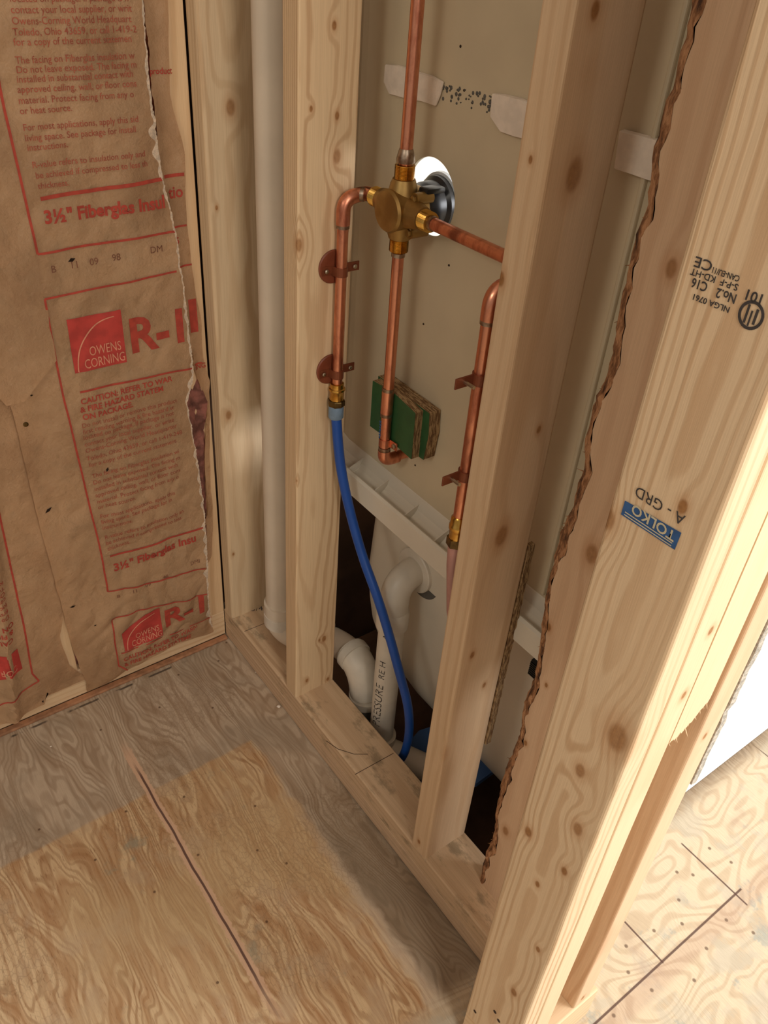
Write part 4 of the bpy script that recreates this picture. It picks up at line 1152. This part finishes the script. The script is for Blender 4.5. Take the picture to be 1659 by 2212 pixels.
# ------------------------------------------------------------------ plastic pipes
def pvc(name, segs, label, mat='pvc', parts=()):
    pass
vent = empty('vent_pipe', (.158, .052, .12), label='off-white plastic vent pipe standing between corner stud and pale stud', cat='pipe')
OVt = (.158, .052, .12)
bm = bmesh.new(); sweep(bm, [(.158, .052, .17), (.156, .052, TOP)], .0300, 40); link('tube', bm, M['pvc_dirty'], vent, smooth=True, origin=OVt)
bm = bmesh.new(); pts = bend([(.158, .052, .205), (.158, .053, .121), (.235, .128, .121)], .055, 12); sweep(bm, pts, .0345, 40); link('elbow', bm, M['pvc_dirty'], vent, smooth=True, origin=OVt)
bm = bmesh.new(); pts = bend([(.235, .128, .118), (.275, .134, .128), (.338, .136, .125), (.352, .137, .03)], [.02, .04], 12); sweep(bm, pts, .0285, 40); link('tube', bm, M['pvc_dirty'], vent, smooth=True, origin=OVt)
bm = bmesh.new(); pts = bend([(.290, .135, .132), (.334, .136, .127), (.351, .137, .06)], .045, 12); sweep(bm, pts, .0325, 40); link('elbow', bm, M['pvc'], vent, smooth=True, origin=OVt)
for a_, b_, r_c in (((.158, .052, .150), (.158, .052, .178), .0355), ((.296, .135, .1315), (.312, .135, .130), .0350), ((.3515, .137, .058), (.3515, .137, .040), .0350)):
    bm = bmesh.new(); sweep(bm, [a_, b_], r_c, 40); link('hub_collar', bm, M['pvc'], vent, smooth=True, origin=OVt)
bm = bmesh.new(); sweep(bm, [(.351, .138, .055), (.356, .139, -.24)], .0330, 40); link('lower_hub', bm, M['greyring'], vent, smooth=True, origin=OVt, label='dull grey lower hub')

dr = empty('drain_pipe', (.4225, .128, 0), label='white overflow drain pipe with printed lettering, rising to the tub end', cat='pipe')
OD = (.4225, .128, 0)
bm = bmesh.new(); sweep(bm, [(.4225, .128, -.04), (.4215, .128, .345)], .0241, 40); link('tube', bm, M['pvc'], dr, smooth=True, origin=OD)
FY = .183
fc = at(902, 1229, 'y', FY)
bm = bmesh.new(); sweep(bm, bend([(.4215, .128, .335), (.4215, .128, fc.z+.002), (fc.x, FY-.004, fc.z)], [.042], 16), .0265, 40)
lathe(bm, (.4215, .128, .318), (0, 0, 1), [(0, .0285), (.001, .0295), (.034, .0295), (.042, .0268)], 40); link('elbow', bm, M['pvc'], dr, smooth=True, origin=OD)
bm = bmesh.new(); sweep(bm, [(fc.x, FY-.010, fc.z), (fc.x, FY-.008, fc.z), (fc.x, FY-.001, fc.z)], [.041, .043, .043], 40); link('flange', bm, M['pvc'], dr, smooth=True, origin=OD)
bm = bmesh.new(); sweep(bm, [(fc.x+.013, FY-.0015, fc.z-.002), (fc.x+.013, FY+.008, fc.z-.002)], .048, 40); link('gasket', bm, M['greyring'], dr, smooth=True, origin=OD, label='grey gasket behind the flange')
bm = bmesh.new(); sweep(bm, [(.4225, .128, -.10), (.4225, .128, .012)], .0300, 40)
sweep(bm, [(.4225, .128, -.03), (.545, .195, -.035)], .0270, 32); link('tee', bm, M['pvc_dirty'], dr, smooth=True, origin=OD, label='shaded tee at the pipe foot')
bm = bmesh.new()
ang0 = math.radians(-52)
def oncyl(c):   # c.x along circumference, c.y up
    a = ang0+c.x/.0243
    return Vector((.4222+.0246*math.cos(a), .128+.0246*math.sin(a), c.y))
for body, size, z0, w in (('PRESSURE', .0245, .062, .118), ('RE H', .018, .198, .045), ('ASI', .015, .300, .03)):
    bm = bmesh.new()
    t = text_mesh(body, size, -.012); x0 = min(v.co.x for v in t.verts); x1 = max(v.co.x for v in t.verts)
    for v in t.verts:
        along = (v.co.x-x0)/(x1-x0)*w; acr = v.co.y
        v.co = oncyl(Vector((-acr, z0+along, 0)))
    me = bpy.data.meshes.new('tmp'); t.to_mesh(me); t.free(); bm.from_mesh(me); bpy.data.meshes.remove(me)
    link('printed_lettering', bm, M['ink'], dr, origin=OD)

# blue hose
hp = [(727, 905, .0640), (735, 1000, .068), (755, 1100, .075), (783, 1200, .080), (815, 1290, .084), (840, 1370, .089), (862, 1450, .094), (880, 1520, .100), (884, 1575, .107), (876, 1620, .113), (860, 1648, .117), (840, 1672, .120)]
H = [at(u, v, 'y', y) for u, v, y in hp]
H = [Vector((XLp, YLp, .738)), Vector((XLp, YLp, .722))]+H[1:]
ho = empty('blue_hose', H[0], label='blue plastic water hose curving down from the brass adapter', cat='hose')
bm = bmesh.new(); sweep(bm, catmull(H, 10), .0081, 28); link('tube', bm, M['pex'], ho, smooth=True, origin=H[0])
bm = bmesh.new(); sweep(bm, [(XLp, YLp, .737), (XLp, YLp, .734), (XLp, YLp, .716), (XLp+.0002, YLp, .7135)], [.010, .0118, .0120, .0105], 32)
link('sleeve', bm, M['pexclear'], ho, smooth=True, origin=H[0], label='pale translucent sleeve')

# blue sheet in the pit, shim strip behind the shaded stud, debris
bm = bmesh.new()
q = [at(u, v, 'z', -.05) for u, v in ((850, 1640), (905, 1578), (960, 1560), (1050, 1605), (1106, 1636), (1030, 1692), (905, 1700))]
A = [bm.verts.new(p) for p in q]; B_ = [bm.verts.new(p-Vector((0, 0, .012))) for p in q]; bm.faces.new(A); bm.faces.new(B_[::-1])
for j in range(len(q)): bm.faces.new((A[j], A[(j+1) % len(q)], B_[(j+1) % len(q)], B_[j]))
link('blue_sheet', bm, M['bluefoam'], origin=q[0], label='blue sheet lying in the dark space behind the plate', cat='sheet')
bm = bmesh.new(); rings = []
for i in range(60):
    z = .325+(.722-.325)*i/59; n = .0022*noise.noise(Vector((1, 1, z*70)))
    rings.append([bm.verts.new(c) for c in ((.7095, .0895, z), (.7165+n, .0895, z), (.7165+n, .1005, z), (.7095, .1005, z))])
for a, b in zip(rings, rings[1:]):
    for j in range(4): bm.faces.new((a[j], a[(j+1) % 4], b[(j+1) % 4], b[j]))
bm.faces.new(rings[0][::-1]); bm.faces.new(rings[-1])
link('shim_strip', bm, M['osb'], origin=(.7155, .0895, .325), label='ragged chipboard strip behind the shaded stud', cat='shim')
def crumb(p, s, label, parent=None):
    bm = bmesh.new(); bmesh.ops.create_icosphere(bm, subdivisions=2, radius=s)
    for v in bm.verts: v.co *= 1+.35*noise.noise(v.co*400+Vector(p)*50); v.co.z *= .6
    bmesh.ops.translate(bm, verts=bm.verts, vec=Vector(p)+Vector((0, 0, s*.45)))
    link('plaster_crumb', bm, M['foam'], origin=p, label=label, cat='debris')
crumb(at(602, 1527, 'z', 0), .0040, 'white plaster crumb on the plywood, the largest one near the plate')
crumb(at(553, 1452, 'z', 0), .0020, 'tiny white crumb in the seam nearer the corner')
crumb(at(110, 1613, 'z', 0), .0018, 'tiny white crumb on the plywood near the left wall')
# pencil marks, cracks on the plate
bm = bmesh.new()
def tline(u0, v0, u1, v1, w=.0012, z=HZ+.0004):
    a, b = at(u0, v0, 'z', z), at(u1, v1, 'z', z); s = (b-a).normalized().cross(Vector((0, 0, 1)))*w/2
    bm.faces.new([bm.verts.new(p) for p in (a-s, b-s, b+s, a+s)])
tline(528, 1364, 580, 1343)
link('pencil_mark', bm, M['nail'], origin=(0, 0, HZ), label='straight pencil line across the plate left of the vent pipe', cat='mark')
bm = bmesh.new(); tline(767, 1673, 850, 1627)
link('pencil_mark', bm, M['nail'], origin=(0, 0, HZ), label='straight pencil line across the plate beside the hose', cat='mark')
bm = bmesh.new()
for a, b in (((704, 1600), (730, 1618)), ((730, 1618), (765, 1629)), ((765, 1629), (795, 1629))): tline(*a, *b)
link('pencil_mark', bm, M['nail'], origin=(0, 0, HZ), label='curved dark crack running to the knot in the plate', cat='mark')
bm = bmesh.new()
c = at(548, 1338, 'z', HZ); 
place_text(bm, 'X 3/4 10', .020, (c.x-.035, c.y-.012, HZ+.0005), (.45, .9, 0), (-.9, .45, 0), 0, .075)
link('pencil_note', bm, M['ink'], origin=(c.x, c.y, HZ), label='faint pencil scribble on the plate beside the corner stud', cat='mark')

GR = {'stud': 'wall studs', 'wood plate': 'bottom plates', 'pipe clamp': 'pipe clamps on the copper risers', 'foam strip': 'white foam strips on the surround', 'board': 'green board scraps', 'debris': 'white crumbs on the floor', 'insulation': 'insulation batts of the left wall'}
for o in bpy.data.objects:
    if o.parent is None and o.get('category') in GR: o['group'] = GR[o['category']]
    if o.name.startswith('copper_pipe') and o.parent is None: o['group'] = 'copper pipes of the shower valve'
